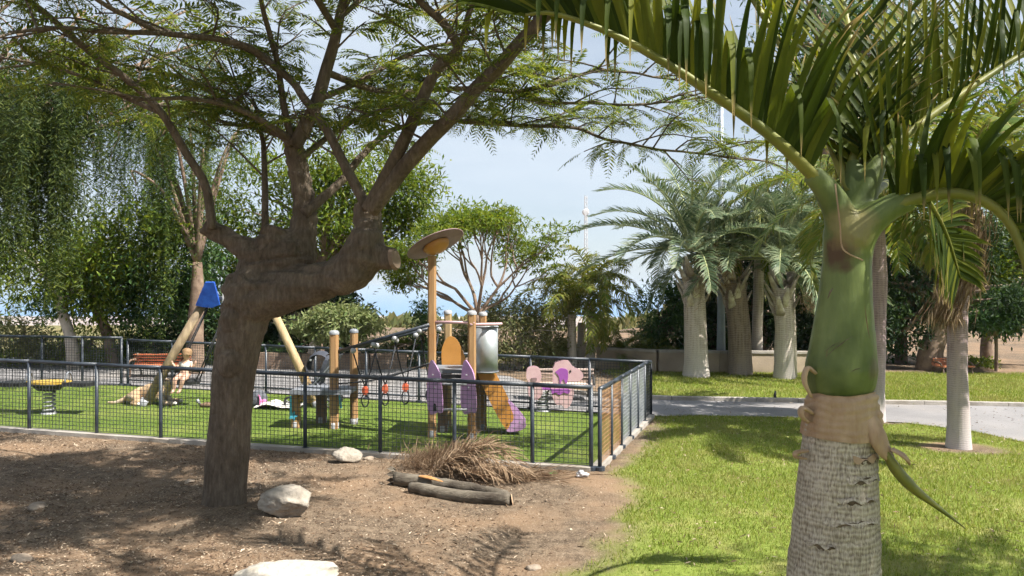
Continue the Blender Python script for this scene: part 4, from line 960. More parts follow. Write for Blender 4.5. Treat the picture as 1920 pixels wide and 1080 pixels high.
# airy fan-shaped tree in the centre
b = G(897, 698); Yc = b[1]
air = tree('airy_tree', 'airy fan-shaped tree with bare forking branches behind the disc-topped pole', b)
mb = MB(); fork = P(895, 590, Yc); mb.tube(catmull([b - (0, 0, .15), P(898, 650, Yc), fork], 10), [.13, .10, .085], 10); mb.build('trunk', M['bark_brown'], air, True)
mb = MB(); cl = []; tips = []
def split(p, d, L, r, lev):
    e = p + d * L; mid = (p + e) / 2 + R.normal(0, .05, 3) * L
    mb.tube(catmull([p, mid, e], 5), [r, r * .68], 6, False)
    if lev == 0: tips.append(e); return
    for z in range(2 if R.uniform() < .6 else 3):
        d2 = nrm(d + R.normal(0, .40, 3) * np.array([1, 1, .55]) + np.array([0, 0, .10])); split(e, d2, L * R.uniform(.66, .88), r * .66, lev - 1)
for a in (-62, -38, -14, 10, 36, 60):
    dd = nrm(np.array([math.sin(math.radians(a)), R.normal(0, .35), math.cos(math.radians(a)) * .95])); split(fork, dd, R.uniform(.75, .95), .05, 4)
mb.build('branches', M['bark_brown'], air, True)
tips = np.array(tips); tp = R.uniform(0, 1, len(tips)); sel = tips[tp < .85]
lf = MB(); crown_leaves(lf, [(t_, (.32, .32, .18), 70) for t_ in sel] + [(t_, (.2, .2, .14), 7) for t_ in tips], .12, .04, .2, 4)
tag(lf.build('crown', M['leaf_bright'], air), kind='stuff'); print('airy tips', len(tips))

# shade tree beside the photographer, out of view: its crown shades the near palm and the lawn
b = np.array([5.2, .6, float(gz(5.2, .6))])
side = tree('shade_tree', 'feathery shade tree standing out of view at the right, shading the near palm', b)
mb = MB(); mb.tube(catmull([b - (0, 0, .2), b + (-.05, .1, 1.6), b + (-.3, .5, 3.0), b + (-.6, 1.0, 3.9)], 14), [.24, .19, .16, .13], 12); mb.build('trunk', M['bark'], side, True)
mb = MB(); fb = []; fd = []; q0 = b + np.array([-.6, 1.0, 3.9])
for k in range(64):
    e = (np.array([4.6, 2.4, 5.3]) + rdir(1)[0] * np.array([2.6, 1.4, .6]) * R.uniform(.35, 1)) if k % 2 else (np.array([6.8, 4.3, 5.2]) + rdir(1)[0] * np.array([2.0, 1.4, .5]) * R.uniform(.2, 1))
    mid = (q0 + e) / 2 + R.normal(0, .15, 3) + (0, 0, .2); c = catmull([q0, mid, e], 9); mb.tube(c, [.05, .02, .008], 6)
    for z in range(27):
        f = R.uniform(.35, 1.0); bb = np.array([np.interp(f, np.linspace(0, 1, 9), c[:, i_]) for i_ in range(3)]) + R.normal(0, .22, 3) * np.array([1, 1, .4]); fb.append(bb); fd.append(np.append(R.normal(0, 1, 2), R.normal(-.1, .2)))
mb.build('branches', M['bark'], side, True)
fb = np.array(fb); fd = nrm(np.array(fd)); N = len(fb); lf = MB(); pinnate(lf, fb, fd, nrm(np.array([0, 0, 1.0]) + R.normal(0, .25, (N, 3))), R.uniform(.25, .45, N), 10, .085, .022, .3)
tag(lf.build('crown', M['leaf_feather'], side), kind='stuff')

# ------------------------------------------------------------------ the near palm
NY = 3.6; NK = NY / F
NB = np.array([(1562 - 960) * NK, NY, 0.0]); NB[2] = float(gz(NB[0], NB[1]))
palm = tree('king_palm', 'young palm in front at the right, smooth green crownshaft above a ringed grey trunk', NB, cat='palm')
# trunk
zs = []; prof = [(1565, 1340, 104), (1563, 1200, 92), (1562, 1080, 83), (1566, 1000, 78), (1570, 900, 71), (1573, 840, 66), (1575, 800, 64), (1577, 770, 61), (1578, 742, 58)]
py_ = np.array([p[1] for p in prof])[::-1]; cx_ = np.array([p[0] for p in prof])[::-1]; rr_ = np.array([p[2] for p in prof])[::-1]
yy = np.linspace(1345, 742, 150); n = 56; a = np.linspace(0, 2 * np.pi, n, endpoint=False); V = []
rings = np.cumsum(np.concatenate([[812], R.uniform(16, 46, 18)])); ramp_ = R.uniform(.25, 1.1, len(rings))
for y in yy:
    r = np.interp(y, py_, rr_); cx = np.interp(y, py_, cx_); c = P(cx, y, NY)
    lip = 0
    for q_, am in zip(rings, ramp_):
        dl = (y - q_ - 3.5 * np.sin(a * 2 + q_) - 1.5 * np.sin(a * 5 + q_ * 3)) / 4.0
        lip = lip + am * (.35 + .65 * np.clip(np.sin(a * 1.5 + q_ * 7) + .4, 0, 1)) * (1.5 * np.exp(-(dl - .7) ** 2) - 1.6 * np.exp(-(dl + .5) ** 2))
    rad = (r + lip) * NK
    rad = rad + fbm(np.stack([np.cos(a) * 2, np.sin(a) * 2, np.full(n, y * .03)], 1), 1.5, 3) * .006
    V.append(c + np.stack([np.cos(a) * rad, np.sin(a) * rad, np.zeros(n)], 1))
i = np.arange(n); j = (i + 1) % n
q = np.concatenate([np.stack([k * n + i, k * n + j, (k + 1) * n + j, (k + 1) * n + i], 1) for k in range(len(yy) - 1)])
mb = MB(); mb.add(np.concatenate(V), q); ptr = mb.build('trunk', M['trunk_near'], palm, True)
def surf(px, py, out=1.0):
    cx = np.interp(py, py_, cx_); r = np.interp(py, py_, rr_) * NK * out
    c = P(cx, py, NY); s = np.clip((px - cx) * NK / r, -.98, .98); al = math.asin(s)
    return c + np.array([math.sin(al) * r, -math.cos(al) * r, 0])
# split leaf scars on the trunk
for (x0, x1, y0) in ((1560, 1640, 806), (1570, 1636, 850), (1558, 1628, 886), (1540, 1618, 921), (1518, 1622, 962), (1494, 1540, 1003)):
    mb = MB(); k = 16; u = np.linspace(0, 1, k); top = []; bot = []
    for s in u:
        x = x0 + (x1 - x0) * s; w_ = (1 - abs(2 * s - 1) ** 2.2)
        top.append(surf(x, y0 - (3 + 5 * R.uniform()) * w_, 1.022)); bot.append(surf(x, y0 + (3 + 6 * R.uniform()) * w_, 1.004))
    mb.add(np.array(top + bot), [[q_, q_ + 1, k + q_ + 1, k + q_] for q_ in range(k - 1)]); mb.build('leaf_scar', M['scar'], ptr)
    mb = MB(); top2 = [surf(x0 + (x1 - x0) * s, y0 - 7 - 3 * math.sin(s * 9 + y0), 1.012) for s in u]; b2 = [surf(x0 + (x1 - x0) * s, y0 + 1 + 4 * math.sin(s * 14), 1.055) for s in u]
    mb.add(np.array(top2 + b2), [[q_, q_ + 1, k + q_ + 1, k + q_] for q_ in range(k - 1)]); mb.build('bark_flap', M['husk'] if y0 < 860 else M['trunk_near'], ptr)
# husk collar under the crownshaft
mb = MB(); pr = []
for k_, y in enumerate(np.linspace(812, 738, 24)):
    r = (np.interp(y, py_, rr_) + 4.5 + 1.1 * math.sin(k_ * 1.7) * (k_ > 2)) * NK
    pr.append((r * (1 if k_ < 22 else .93), CZ - (y - 540) * NK))
mb.lathe((P(1577, 770, NY)[0], NY, 0), pr, 40); V0 = mb.V[0]; V0[:, :2] += (np.abs(fbm(V0, 12, 4)) * .03 - .004)[:, None] * nrm(V0[:, :2] - np.array([P(1577, 770, NY)[0], NY])); V0[:, 2] += fbm(V0 + 5, 6, 3) * .035
mb.build('husk_collar', M['husk'], palm, True)
for pts, w0 in (([(1530, 700), (1514, 690), (1508, 715), (1522, 745)], 9), ([(1525, 775), (1506, 765), (1502, 778), (1516, 792)], 10), ([(1515, 845), (1494, 848), (1492, 856), (1512, 860)], 8)):
    mb = MB(); mb.tube(catmull([P(x, y, NY - .06) for x, y in pts], 12), np.array([w0 * .7, w0, w0, w0 * .5]) * NK, 8, True, .5); mb.build('husk_flap', M['husk'], palm, True)
# crownshaft, with the first lengths of the leaf stalks growing out of it
def nch(l): return [P(a_, b_, NY + o) for a_, b_, o, r in l], [r * NK for a_, b_, o, r in l]
def shaftmat():
    m = M['shaft']; N_ = m.node_tree.nodes; L_ = m.node_tree.links; p = N_['Principled BSDF']; src = p.inputs['Base Color'].links[0].from_socket
    t = [n_ for n_ in N_ if n_.type == 'TEX_COORD'][0]
    for (px, py, rad_, col, sharp) in ((1566, 472, .10, (.075, .036, .016), .95), (1600, 425, .11, (.26, .20, .08), .6), (1640, 690, .05, (.09, .075, .04), .8)):
        c = P(px, py, NY - .11) - NB
        d = N_.new('ShaderNodeVectorMath'); d.operation = 'DISTANCE'; d.inputs[1].default_value = c
        L_.new(t.outputs['Object'], d.inputs[0])
        nz = N_.new('ShaderNodeTexNoise'); nz.inputs['Scale'].default_value = 14; nz.inputs['Detail'].default_value = 6; L_.new(t.outputs['Object'], nz.inputs['Vector'])
        ma = N_.new('ShaderNodeMath'); ma.operation = 'MULTIPLY_ADD'; ma.inputs[1].default_value = .12; L_.new(nz.outputs['Fac'], ma.inputs[0]); L_.new(d.outputs['Value'], ma.inputs[2])
        mr = N_.new('ShaderNodeMapRange'); mr.inputs['From Min'].default_value = rad_ * .75 + .05; mr.inputs['From Max'].default_value = rad_ + .075; mr.inputs['To Min'].default_value = sharp; mr.inputs['To Max'].default_value = 0
        L_.new(ma.outputs[0], mr.inputs['Value'])
        x = N_.new('ShaderNodeMixRGB'); x.inputs['Color2'].default_value = c4(col); L_.new(mr.outputs['Result'], x.inputs['Fac']); L_.new(src, x.inputs['Color1']); src = x.outputs['Color']
    L_.new(src, p.inputs['Base Color'])
shaftmat()
sh = solid('crownshaft', [
    nch([(1577, 748, 0, 50), (1576, 725, 0, 61), (1577, 690, 0, 65), (1580, 640, 0, 58), (1584, 560, 0, 48), (1588, 490, 0, 43), (1592, 440, 0, 47), (1592, 405, 0, 38)]),
    nch([(1588, 455, -.02, 36), (1572, 395, -.02, 28), (1545, 350, -.03, 22), (1520, 325, -.04, 19)]),
    nch([(1600, 450, -.03, 38), (1632, 413, -.05, 30), (1675, 386, -.07, 24), (1710, 374, -.08, 20)]),
    nch([(1598, 430, .05, 34), (1618, 370, .06, 27), (1640, 318, .07, 20), (1655, 295, .08, 16)]),
    nch([(1592, 420, .06, 26), (1595, 360, .08, 18), (1600, 300, .1, 13)]),
], M['shaft'], palm, .012, 9, (.004, 7))
for (x0, y0, x1, y1) in ((1505 + 40, 660, 1580, 640), (1550, 668, 1590, 636), (1568, 655, 1600, 630), (1590, 700, 1620, 690), (1552, 560, 1562, 540)):
    mb = MB(); mb.tube([P(x0, y0, NY - .152), P((x0 + x1) / 2, (y0 + y1) / 2 - 3, NY - .157), P(x1, y1, NY - .150)], [.0015, .004, .001], 5, True, .4); mb.build('scratch', M['scar'], sh)
# edges of the overlapping sheaths that make up the crownshaft
shy = np.array([430, 490, 560, 640, 690, 725, 748]); shr = np.array([42, 41, 46, 56, 62, 59, 53]); shx = np.array([1592, 1588, 1584, 1580, 1577, 1576, 1577])
def shs(px, py, out=1.0):
    r = np.interp(py, shy, shr) * NK * out; cx = np.interp(py, shy, shx); al = math.asin(np.clip((px - cx) * NK / r, -.97, .97)); c = P(cx, py, NY); return c + np.array([math.sin(al) * r, -math.cos(al) * r, 0])
for pts_, rr in (([(1622, 742), (1618, 690), (1606, 620), (1598, 550), (1590, 480), (1580, 440)], .004), ([(1536, 742), (1530, 690), (1545, 610), (1552, 540), (1560, 480)], .003)):
    mb = MB(); mb.tube(catmull([shs(x_, y_, .985) for x_, y_ in pts_], 26), [rr * .4, rr, rr, rr * .5], 6); mb.build('sheath_edge', M['shaft_red'], sh, True)
# hanging spent flower sheath
mb = MB(); mb.tube(catmull([P(1625, 770, NY - .1), P(1640, 805, NY - .14), P(1655, 840, NY - .15), P(1678, 868, NY - .15)], 14), np.array([18, 17, 20, 15, 4]) * NK, 12, True, .55); hs_ = mb.build('spent_sheath', M['husk'], palm, True)
mb = MB(); mb.tube(catmull([P(1655, 838, NY - .14), P(1680, 880, NY - .15), P(1712, 915, NY - .16), P(1750, 945, NY - .17), P(1812, 992, NY - .18)], 18), np.array([10, 20, 21, 15, 9, 1]) * NK, 12, True, .5); mb.build('hanging_spathe', M['rachis'], palm, True)
mb = MB(); mb.tube(catmull([P(1672, 842, NY - .17), P(1695, 855, NY - .2), P(1704, 866, NY - .18), P(1690, 850, NY - .15)], 12), np.array([9, 10, 6, 2]) * NK, 8, True, .4); mb.build('sheath_flap', M['husk'], palm, True)
mb = MB(); mb.tube(catmull([P(1566, 345, NY - .1), P(1575, 420, NY - .14), P(1578, 460, NY - .15), P(1590, 475, NY - .16), P(1618, 488, NY - .16)], 16), .0035, 5); mb.build('dry_thread', M['husk'], palm)

count = 0
def near_frond(pts, r0, r1, pairs, L, single, up=None, V=1.0, **kw):
    global count
    w = np.array([P(*p) for p in pts])
    mb = MB(); rachis(mb, w, r0, r1, 10, .75); f = mb.build('frond', M['rachis'], palm, True)
    p, sd, wd, nn = frond_geo(w, pairs, L, V=V, seg=7, up=up, **kw)
    ones = np.argsort(-np.abs(np.arange(len(p)) % (len(p) // 2) - len(p) * .22) * -1)[:int(single)] if single else []
    if single:
        for z in ones:
            mb = MB(); mb.strips(p[z:z + 1], sd[z:z + 1], wd[z:z + 1], .35, nn[z:z + 1]); mb.build('leaflet', M['palm_near'], f, True); count += 1
    rest = np.setdiff1d(np.arange(len(p)), ones)
    if len(rest):
        mb = MB(); mb.strips(p[rest], sd[rest], wd[rest], .35, nn[rest]); tag(mb.build('leaflets', M['palm_near'], f, True), kind='stuff')
    return f
full = lambda t: np.clip(.55 + 2.2 * t, 0, 1) * np.clip(1.75 - 1.15 * t, 0, 1)
# left frond, towards the big tree
near_frond([(1560, 370, 3.57), (1520, 325, 3.55), (1440, 250, 3.5), (1320, 165, 3.42), (1210, 96, 3.36), (1120, 52, 3.32), (1035, 25, 3.30), (985, 28, 3.30)], .042, .008, 76, .66, 110, V=1.2, fwd=.42, g=.38, w=.040, brk=.22, jit=.07, profile=full, lo=.15, tipf=.9)
# right arching frond
near_frond([(1650, 400, 3.53), (1710, 374, 3.5), (1790, 362, 3.45), (1860, 385, 3.4), (1905, 440, 3.36), (1935, 540, 3.34), (1950, 640, 3.33)], .045, .016, 60, .58, 90, V=1.15, fwd=.30, g=.55, w=.038, brk=.35, jit=.09, profile=full, lo=.10)
# upper right frond
near_frond([(1632, 335, 3.68), (1660, 285, 3.7), (1740, 220, 3.75), (1840, 150, 3.8), (1930, 95, 3.85), (2040, 50, 3.9), (2130, 60, 3.9)], .036, .012, 58, .66, 60, V=1.15, fwd=.25, g=.18, w=.036, brk=.12, jit=.06, profile=full, lo=.08)
# lower frond hanging at the back right, sunlit
near_frond([(1610, 390, 3.75), (1670, 340, 4.2), (1722, 355, 4.7), (1760, 410, 4.95), (1782, 460, 5.05), (1800, 520, 5.1)], .03, .006, 34, .42, 40, V=.12, fwd=.55, g=.25, w=.036, brk=.05, jit=.06, profile=full, lo=.48, up=(.15, -.95, .25))
# upright and backward fronds
near_frond([(1598, 320, 3.70), (1605, 240, 3.8), (1600, 120, 4.0), (1575, -20, 4.3), (1540, -130, 4.7)], .03, .01, 36, .62, False, V=.75, fwd=.7, g=.2, w=.036, brk=.1, jit=.1, profile=full, lo=.05)
near_frond([(1602, 340, 3.72), (1630, 230, 3.9), (1690, 90, 4.2), (1760, -40, 4.6), (1840, -120, 5.0)], .03, .01, 36, .62, False, V=.6, fwd=.7, g=.25, w=.036, brk=.15, jit=.1, profile=full, lo=.05)
near_frond([(1596, 360, 3.66), (1540, 230, 3.9), (1450, 60, 4.2), (1350, -80, 4.5), (1250, -120, 4.8)], .03, .01, 38, .62, False, V=.8, fwd=.6, g=.3, w=.036, brk=.2, jit=.1, profile=full, lo=.1)
print('leaflets', count)

# ------------------------------------------------------------------ the other palms
def palm_tree(name, label, base, trunk_pts, trunk_r, mat_t, crown, nf, L, leafm, el=(-.2, 1.2), bend=(1.0, 1.7), pairs=34, lw=.035, ll=.5, V=.35, fwd=.55, g=.4, group=None, rm='rachis', boots=0, shaft=None, seg=3, r0=.03, azs=None, jit=.12):
    t = tree(name, label, base, group, 'palm')
    mb = MB(); c = catmull(trunk_pts, 30); rr = np.interp(np.linspace(0, 1, 30), np.linspace(0, 1, len(trunk_r)), trunk_r)
    c = c + np.stack([fbm(c, 2, 2), fbm(c + 7, 2, 2), 0 * c[:, 0]], 1) * .01
    mb.tube(c, rr, 18); mb.build('trunk', M[mat_t], t, True)
    crown = np.asarray(crown, float)
    if shaft is not None:
        mb = MB(); mb.tube(catmull([trunk_pts[-1] - np.array([0, 0, .02]), (np.asarray(trunk_pts[-1]) + crown) / 2, crown], 10), shaft, 14); mb.build('crownshaft', M['shaft'], t, True)
    for k in range(boots):
        az = k * 2.0944 + (k // 3) * .5; z = (k // 3) / max(1, boots // 3 - 1)
        p0 = np.asarray(trunk_pts[-1]) + np.array([math.cos(az), math.sin(az), 0]) * trunk_r[-1] * .9 + np.array([0, 0, -.55 + .75 * z])
        d = np.array([math.cos(az) * .55, math.sin(az) * .55, .85]); mb = MB()
        mb.tube(catmull([p0 - d * .12, p0 + d * .12, p0 + d * .38 + np.array([0, 0, .04])], 6), [.12, .09, .03], 8, True, .45); mb.build('leaf_base', M['boot'], t, True)
    for k in range(nf):
        az = (k * 2.399 + R.normal(0, .2)) if azs is None else azs[k % len(azs)] + R.normal(0, .15)
        f = (k + .5) / nf; e = el[0] + (el[1] - el[0]) * f + R.normal(0, .08); bd = bend[0] + (bend[1] - bend[0]) * R.uniform()
        LL = L * R.uniform(.85, 1.1)
        pts = arc_frond(crown + np.array([math.cos(az), math.sin(az), 0]) * .05, az, e, LL, bd)
        mb = MB(); p, sd, wd, nn = frond_geo(pts, pairs, ll, V=V + R.normal(0, .1), fwd=fwd, g=g, w=lw, seg=seg, jit=jit, lo=.16)
        mb.strips(p, sd, wd); mbr = MB(); rachis(mbr, pts, r0, .005, 5, .7)
        fo = mbr.build('frond', M[rm], t, True); tag(mb.build('leaflets', M[leafm], fo), kind='stuff')
    return t

def skirt(t, crown, n, L, spread=.35, az0=None, mname='palm_dry', down=1.0):
    for k in range(n):
        az = R.uniform(0, 6.28) if az0 is None else az0 + R.normal(0, .5)
        pts = arc_frond(crown, az, -.2, L * R.uniform(.75, 1.1), 1.5 * down)
        pts = [p + (0, 0, 0) for p in pts]
        mb = MB(); p, sd, wd, nn = frond_geo(pts, 34, .32, V=-.3, fwd=.9, g=1.2, w=.022, seg=3, jit=.2, lo=.1); mb.strips(p, sd, wd)
        mbr = MB(); rachis(mbr, pts, .014, .004, 5, .7); fo = mbr.build('dead_frond', M['rachis_dry'], t, True); tag(mb.build('dead_leaflets', M[mname], fo), kind='stuff')

# two royal palms on the lawn at the right
b = G(1797, 840); Yp = b[1]
tp = [b - (0, 0, .1), P(1797, 800, Yp), P(1795, 700, Yp), P(1797, 600, Yp), P(1800, 480, Yp), P(1802, 400, Yp)]
k_ = Yp / F
ra = palm_tree('royal_palm', 'slim purple-grey palm on the right lawn with a brown skirt of dead fronds', b, tp, [.175, .145, .128, .125, .12, .115], 'trunk_royal', P(1803, 345, Yp), 22, 2.6, 'palm_mid', el=(.1, 1.3), bend=(1.0, 1.7), pairs=44, lw=.048, ll=.5, shaft=np.array([.14, .13, .08]), g=.5)
mb = MB()
# the dead skirt hugging the trunk
cs = []; ds = []; N = 1500
h = R.uniform(0, 1, N); px = 1805 + R.normal(0, 17, N) - 42 * sstep(.45, 1, h) ; py = 375 + 215 * h
cs = np.stack([(px - 960) * k_, Yp - .12 + R.normal(0, .10, N) - .05 * h, CZ - (py - 540) * k_], 1)
ds = np.stack([R.normal(-.25, .28, N), R.normal(0, .25, N), -np.ones(N)], 1)
mb.leaves(cs, ds, nrm(R.normal(0, 1, (N, 3)) + np.array([.4, -.9, .2])), R.uniform(.16, .34, N), R.uniform(.012, .024, N), .3)
tag(mb.build('dead_skirt', M['palm_dry'], ra), kind='stuff')
b = G(1641, 790); Yp = b[1]
rb = palm_tree('royal_palm', 'slim purple-grey palm half hidden just right of the near palm', b, [b - (0, 0, .1), P(1641, 740, Yp), P(1643, 640, Yp), P(1645, 520, Yp), P(1643, 430, Yp)], [.17, .15, .145, .15, .135], 'trunk_royal', P(1643, 370, Yp), 20, 2.5, 'palm_mid', el=(-.2, 1.3), bend=(1.0, 1.7), pairs=44, lw=.044, ll=.45, shaft=np.array([.13, .12, .07]), g=.5)
skirt(rb, P(1690, 400, Yp), 5, 1.1, az0=0.1, mname='palm_mid', down=1.2)

# the row of thick triangle palms by the wall
for nm, lab, px, py, tops, rad, cr_, nf, L in (
        ('triangle_palm', 'thick pale-trunked palm with silvery fronds, leftmost of the three by the wall', 1305, 706, [(1305, 680), (1304, 620), (1302, 560), (1300, 525)], [.36, .29, .27, .26, .27], (1298, 470), 30, 2.9),
        ('triangle_palm', 'shaded thick palm in the middle of the three by the wall', 1388, 702, [(1388, 680), (1386, 620), (1380, 560), (1377, 530)], [.33, .29, .28, .27, .26], (1377, 480), 28, 2.7),
        ('triangle_palm', 'thick pale-trunked palm beside a thinner stem, rightmost of the three by the wall', 1470, 710, [(1470, 680), (1470, 620), (1468, 570), (1466, 540)], [.27, .23, .21, .22, .25], (1466, 490), 30, 2.8)):
    b = G(px, py); Yp = b[1]
    t = palm_tree(nm, lab, b, [b - (0, 0, .1)] + [P(x_, y_, Yp) for x_, y_ in tops], rad, 'trunk_brown_shaded' if px == 1388 else 'trunk_pale', P(*cr_, Yp), nf, L, 'palm_blue', el=(.0, 1.5), bend=(.7, 1.6), pairs=54, lw=.034, ll=.52, V=.55, fwd=.75, g=.22, group='thick palms by the wall', rm='rachis_pale', boots=15, r0=.04)
    if px == 1305:
        mb = MB(); N = 700; c0 = P(1338, 505, Yp - .5); pos = c0 + R.normal(0, 1, (N, 3)) * np.array([.28, .2, .32]); mb.leaves(pos, rdir(N) + np.array([0, 0, -.4]), rdir(N), R.uniform(.15, .4, N), .012); tag(mb.build('dry_flower_stalks', M['palm_dry'], t), kind='stuff')
    if px == 1470:
        mb = MB(); mb.tube([b + (.30, .3, -.1), b + (.30, .3, 1.2), b + (.26, .3, 2.6)], [.13, .10, .09], 12); mb.build('thin_stem', M['trunk_pale'], t, True)
        mb = MB(); N = 400; c0 = P(1522, 565, Yp - .3); pos = c0 + R.normal(0, 1, (N, 3)) * np.array([.16, .12, .13]); mb.leaves(pos, rdir(N), rdir(N), R.uniform(.08, .22, N), .014); tag(mb.build('red_flower_stalks', M['palm_dry'], t), kind='stuff')
# extra green fronds hanging between the thick palms
b = G(1420, 693); Yp = b[1]
palm_tree('feather_palm', 'yellow-green feathery palm behind the thick palms, fronds hanging between them', b, [b - (0, 0, .1), P(1420, 620, Yp), P(1424, 470, Yp)], [.16, .14, .13], 'trunk_pale', P(1425, 430, Yp), 22, 2.2, 'palm_mid', el=(-.4, 1.2), bend=(1.3, 2.0), pairs=44, lw=.035, ll=.45, V=.1, g=.7, jit=.25)
b = G(1560, 693); Yp = b[1]
palm_tree('feather_palm', 'yellow-green feathery palm behind the near palm crownshaft', b, [b - (0, 0, .1), P(1562, 620, Yp), P(1562, 400, Yp)], [.16, .14, .13], 'trunk_pale', P(1562, 350, Yp), 24, 2.4, 'palm_mid', el=(-.6, 1.2), bend=(1.3, 2.0), pairs=44, lw=.035, ll=.45, V=.1, g=.7, jit=.25)
# clump of queen palms in the centre
b = G(1105, 693); Yp = b[1]
for lab, px, dx, ytop, dy, nf in (('green feathery palm with a pale trunk, left stem of the clump behind the bench', 1072, 0, 575, .0, 16), ('taller green feathery palm, right stem of the clump behind the bench', 1108, 0, 545, .35, 22), ('short feathery palm between the two clump stems behind the bench', 1090, 0, 590, .7, 10)):
    bb = G(px, 693) + (0, dy, 0); bb[2] = gz(bb[0], bb[1]); Y2 = bb[1]
    palm_tree('queen_palm', lab, bb, [bb - (0, 0, .1), P(px, 650, Y2), P(px, ytop + 15, Y2)], [.14, .12, .10], 'trunk_pale', P(px, ytop, Y2), nf, 1.75, 'palm_queen', el=(-.2, 1.5), bend=(1.4, 2.1), pairs=44, lw=.036, ll=.40, V=.3, g=.6, jit=.28, group='clump of feathery palms behind the bench', r0=.02)
# low date palms
for lab, px, nf in (('low trunkless date palm right of the palm clump', 1162, 22), ('low arching date palm beside the bushy dark tree', 1215, 18)):
    bb = G(px, 690); Y2 = bb[1]
    palm_tree('date_palm', lab, bb, [bb - (0, 0, .1), bb + (0, 0, .12), bb + (0, 0, .3)], [.16, .16, .12], 'bark_brown', bb + (0, 0, .3), nf, 1.05, 'palm_mid', el=(.1, 1.4), bend=(.9, 1.6), pairs=30, lw=.022, ll=.26, V=.5, g=.2, group='low date palms', r0=.012)
bb = G(745, 684); Y2 = bb[1]
palm_tree('date_palm', 'low sunlit date palm seen through the rope bridge', bb, [bb - (0, 0, .1), bb + (0, 0, .12), bb + (0, 0, .3)], [.16, .16, .12], 'bark_brown', bb + (0, 0, .3), 18, 1.0, 'palm_mid', el=(.1, 1.4), bend=(.9, 1.6), pairs=30, lw=.022, ll=.26, V=.5, g=.2, group='low date palms', r0=.012)

# ------------------------------------------------------------------ play equipment
def gpt(x, y, dz=0): return np.array([x, y, float(gz(x, y)) + dz])
def plate(mb, outline, c, ux, uy, th):
    """flat panel: outline in metres along ux,uy round c, thickness th"""
    o = np.asarray(outline, float); ux = nrm(ux); uy = nrm(uy); nn = np.cross(ux, uy); n = len(o)
    f = np.asarray(c) + o[:, :1] * ux + o[:, 1:] * uy + nn * th / 2; b = f - nn * th
    cf = f.mean(0); cb = b.mean(0); i = np.arange(n); j = (i + 1) % n
    mb.add(np.vstack([f, b, cf, cb]), np.stack([i, j, n + j, n + i], 1)[:, ::-1], np.concatenate([np.stack([i, j, np.full(n, 2 * n)], 1), np.stack([n + j, n + i, np.full(n, 2 * n + 1)], 1)]))
    return mb
def smooth_outline(pts, n=40):
    p = np.asarray(pts, float); p = np.vstack([p, p[:1]]); p3 = np.hstack([p, np.zeros((len(p), 1))]); return catmull(p3, n + 1)[:-1, :2]
def post(t, x, y, z1, r=.055, m='wood', cap='cap', name='post', sq=True, foot=True):
    b = gpt(x, y); mb = MB()
    a = math.radians(12)
    if sq:
        o = r * .92; oc = [(o, -o * .6), (o, o * .6), (o * .6, o), (-o * .6, o), (-o, o * .6), (-o, -o * .6), (-o * .6, -o), (o * .6, -o)]
        oc = np.array(oc); k = 8; V = np.vstack([np.hstack([oc, np.full((8, 1), h)]) for h in (-.05, .0, (z1 - b[2]) * .5, z1 - b[2])]) + np.array([b[0], b[1], b[2]])
        i = np.arange(8); j = (i + 1) % 8; q = np.concatenate([np.stack([s * 8 + i, s * 8 + j, s * 8 + 8 + j, s * 8 + 8 + i], 1) for s in range(3)])
        mb.add(V, q)
    else: mb.tube([b - (0, 0, .05), b + (0, 0, .3), np.array([x, y, z1])], r, 14)
    p = mb.build(name, M[m], t)
    if cap:
        mb = MB(); mb.lathe((x, y, z1), [(r * 1.1, -.02), (r * 1.12, .012), (r * .75, .035), (.001, .042)], 12); mb.build('cap', M[cap], p, True)
    if foot:
        mb = MB(); mb.lathe((x, y, b[2]), [(r * 1.04, .015), (r * 1.04, .10), (r * .9, .105)], 10); mb.build('foot_bracket', M['cap'], p, True)
    return p

# tower with slide, steel barrel and the disc-topped pole
T1 = np.array([-1.09, 10.55]); T2 = np.array([-.54, 10.42]); T3 = np.array([-.94, 11.35]); T4 = np.array([-.42, 11.15])
tw = thing('play_tower', 'timber play tower with purple ladder sides, steel barrel, orange slide and a tall disc-topped pole', 'play tower', gpt(-.75, 10.8))
zt = 1.66
post(tw, *T1, 2.44, .06, cap=None); post(tw, *T2, zt, .06); post(tw, *T3, zt - .02, .058, 'wood_pale'); post(tw, *T4, zt - .04, .058)
post(tw, -.98, 10.95, .80, .075, 'wood_dark', cap=None)
# deck
zd = .86; mb = MB(); plate(mb, [(-.36, -.02), (.26, -.06), (.30, .60), (-.30, .66)], (-.80, 10.58, zd), (1, 0, 0), (0, 1, 0), .05); mb.build('deck', M['deck'], tw)
mb = MB(); mb.bar((-1.06, 10.5, zd - .05), (-.56, 10.38, zd - .05), .05, .05); mb.build('deck_beam', M['black'], tw)
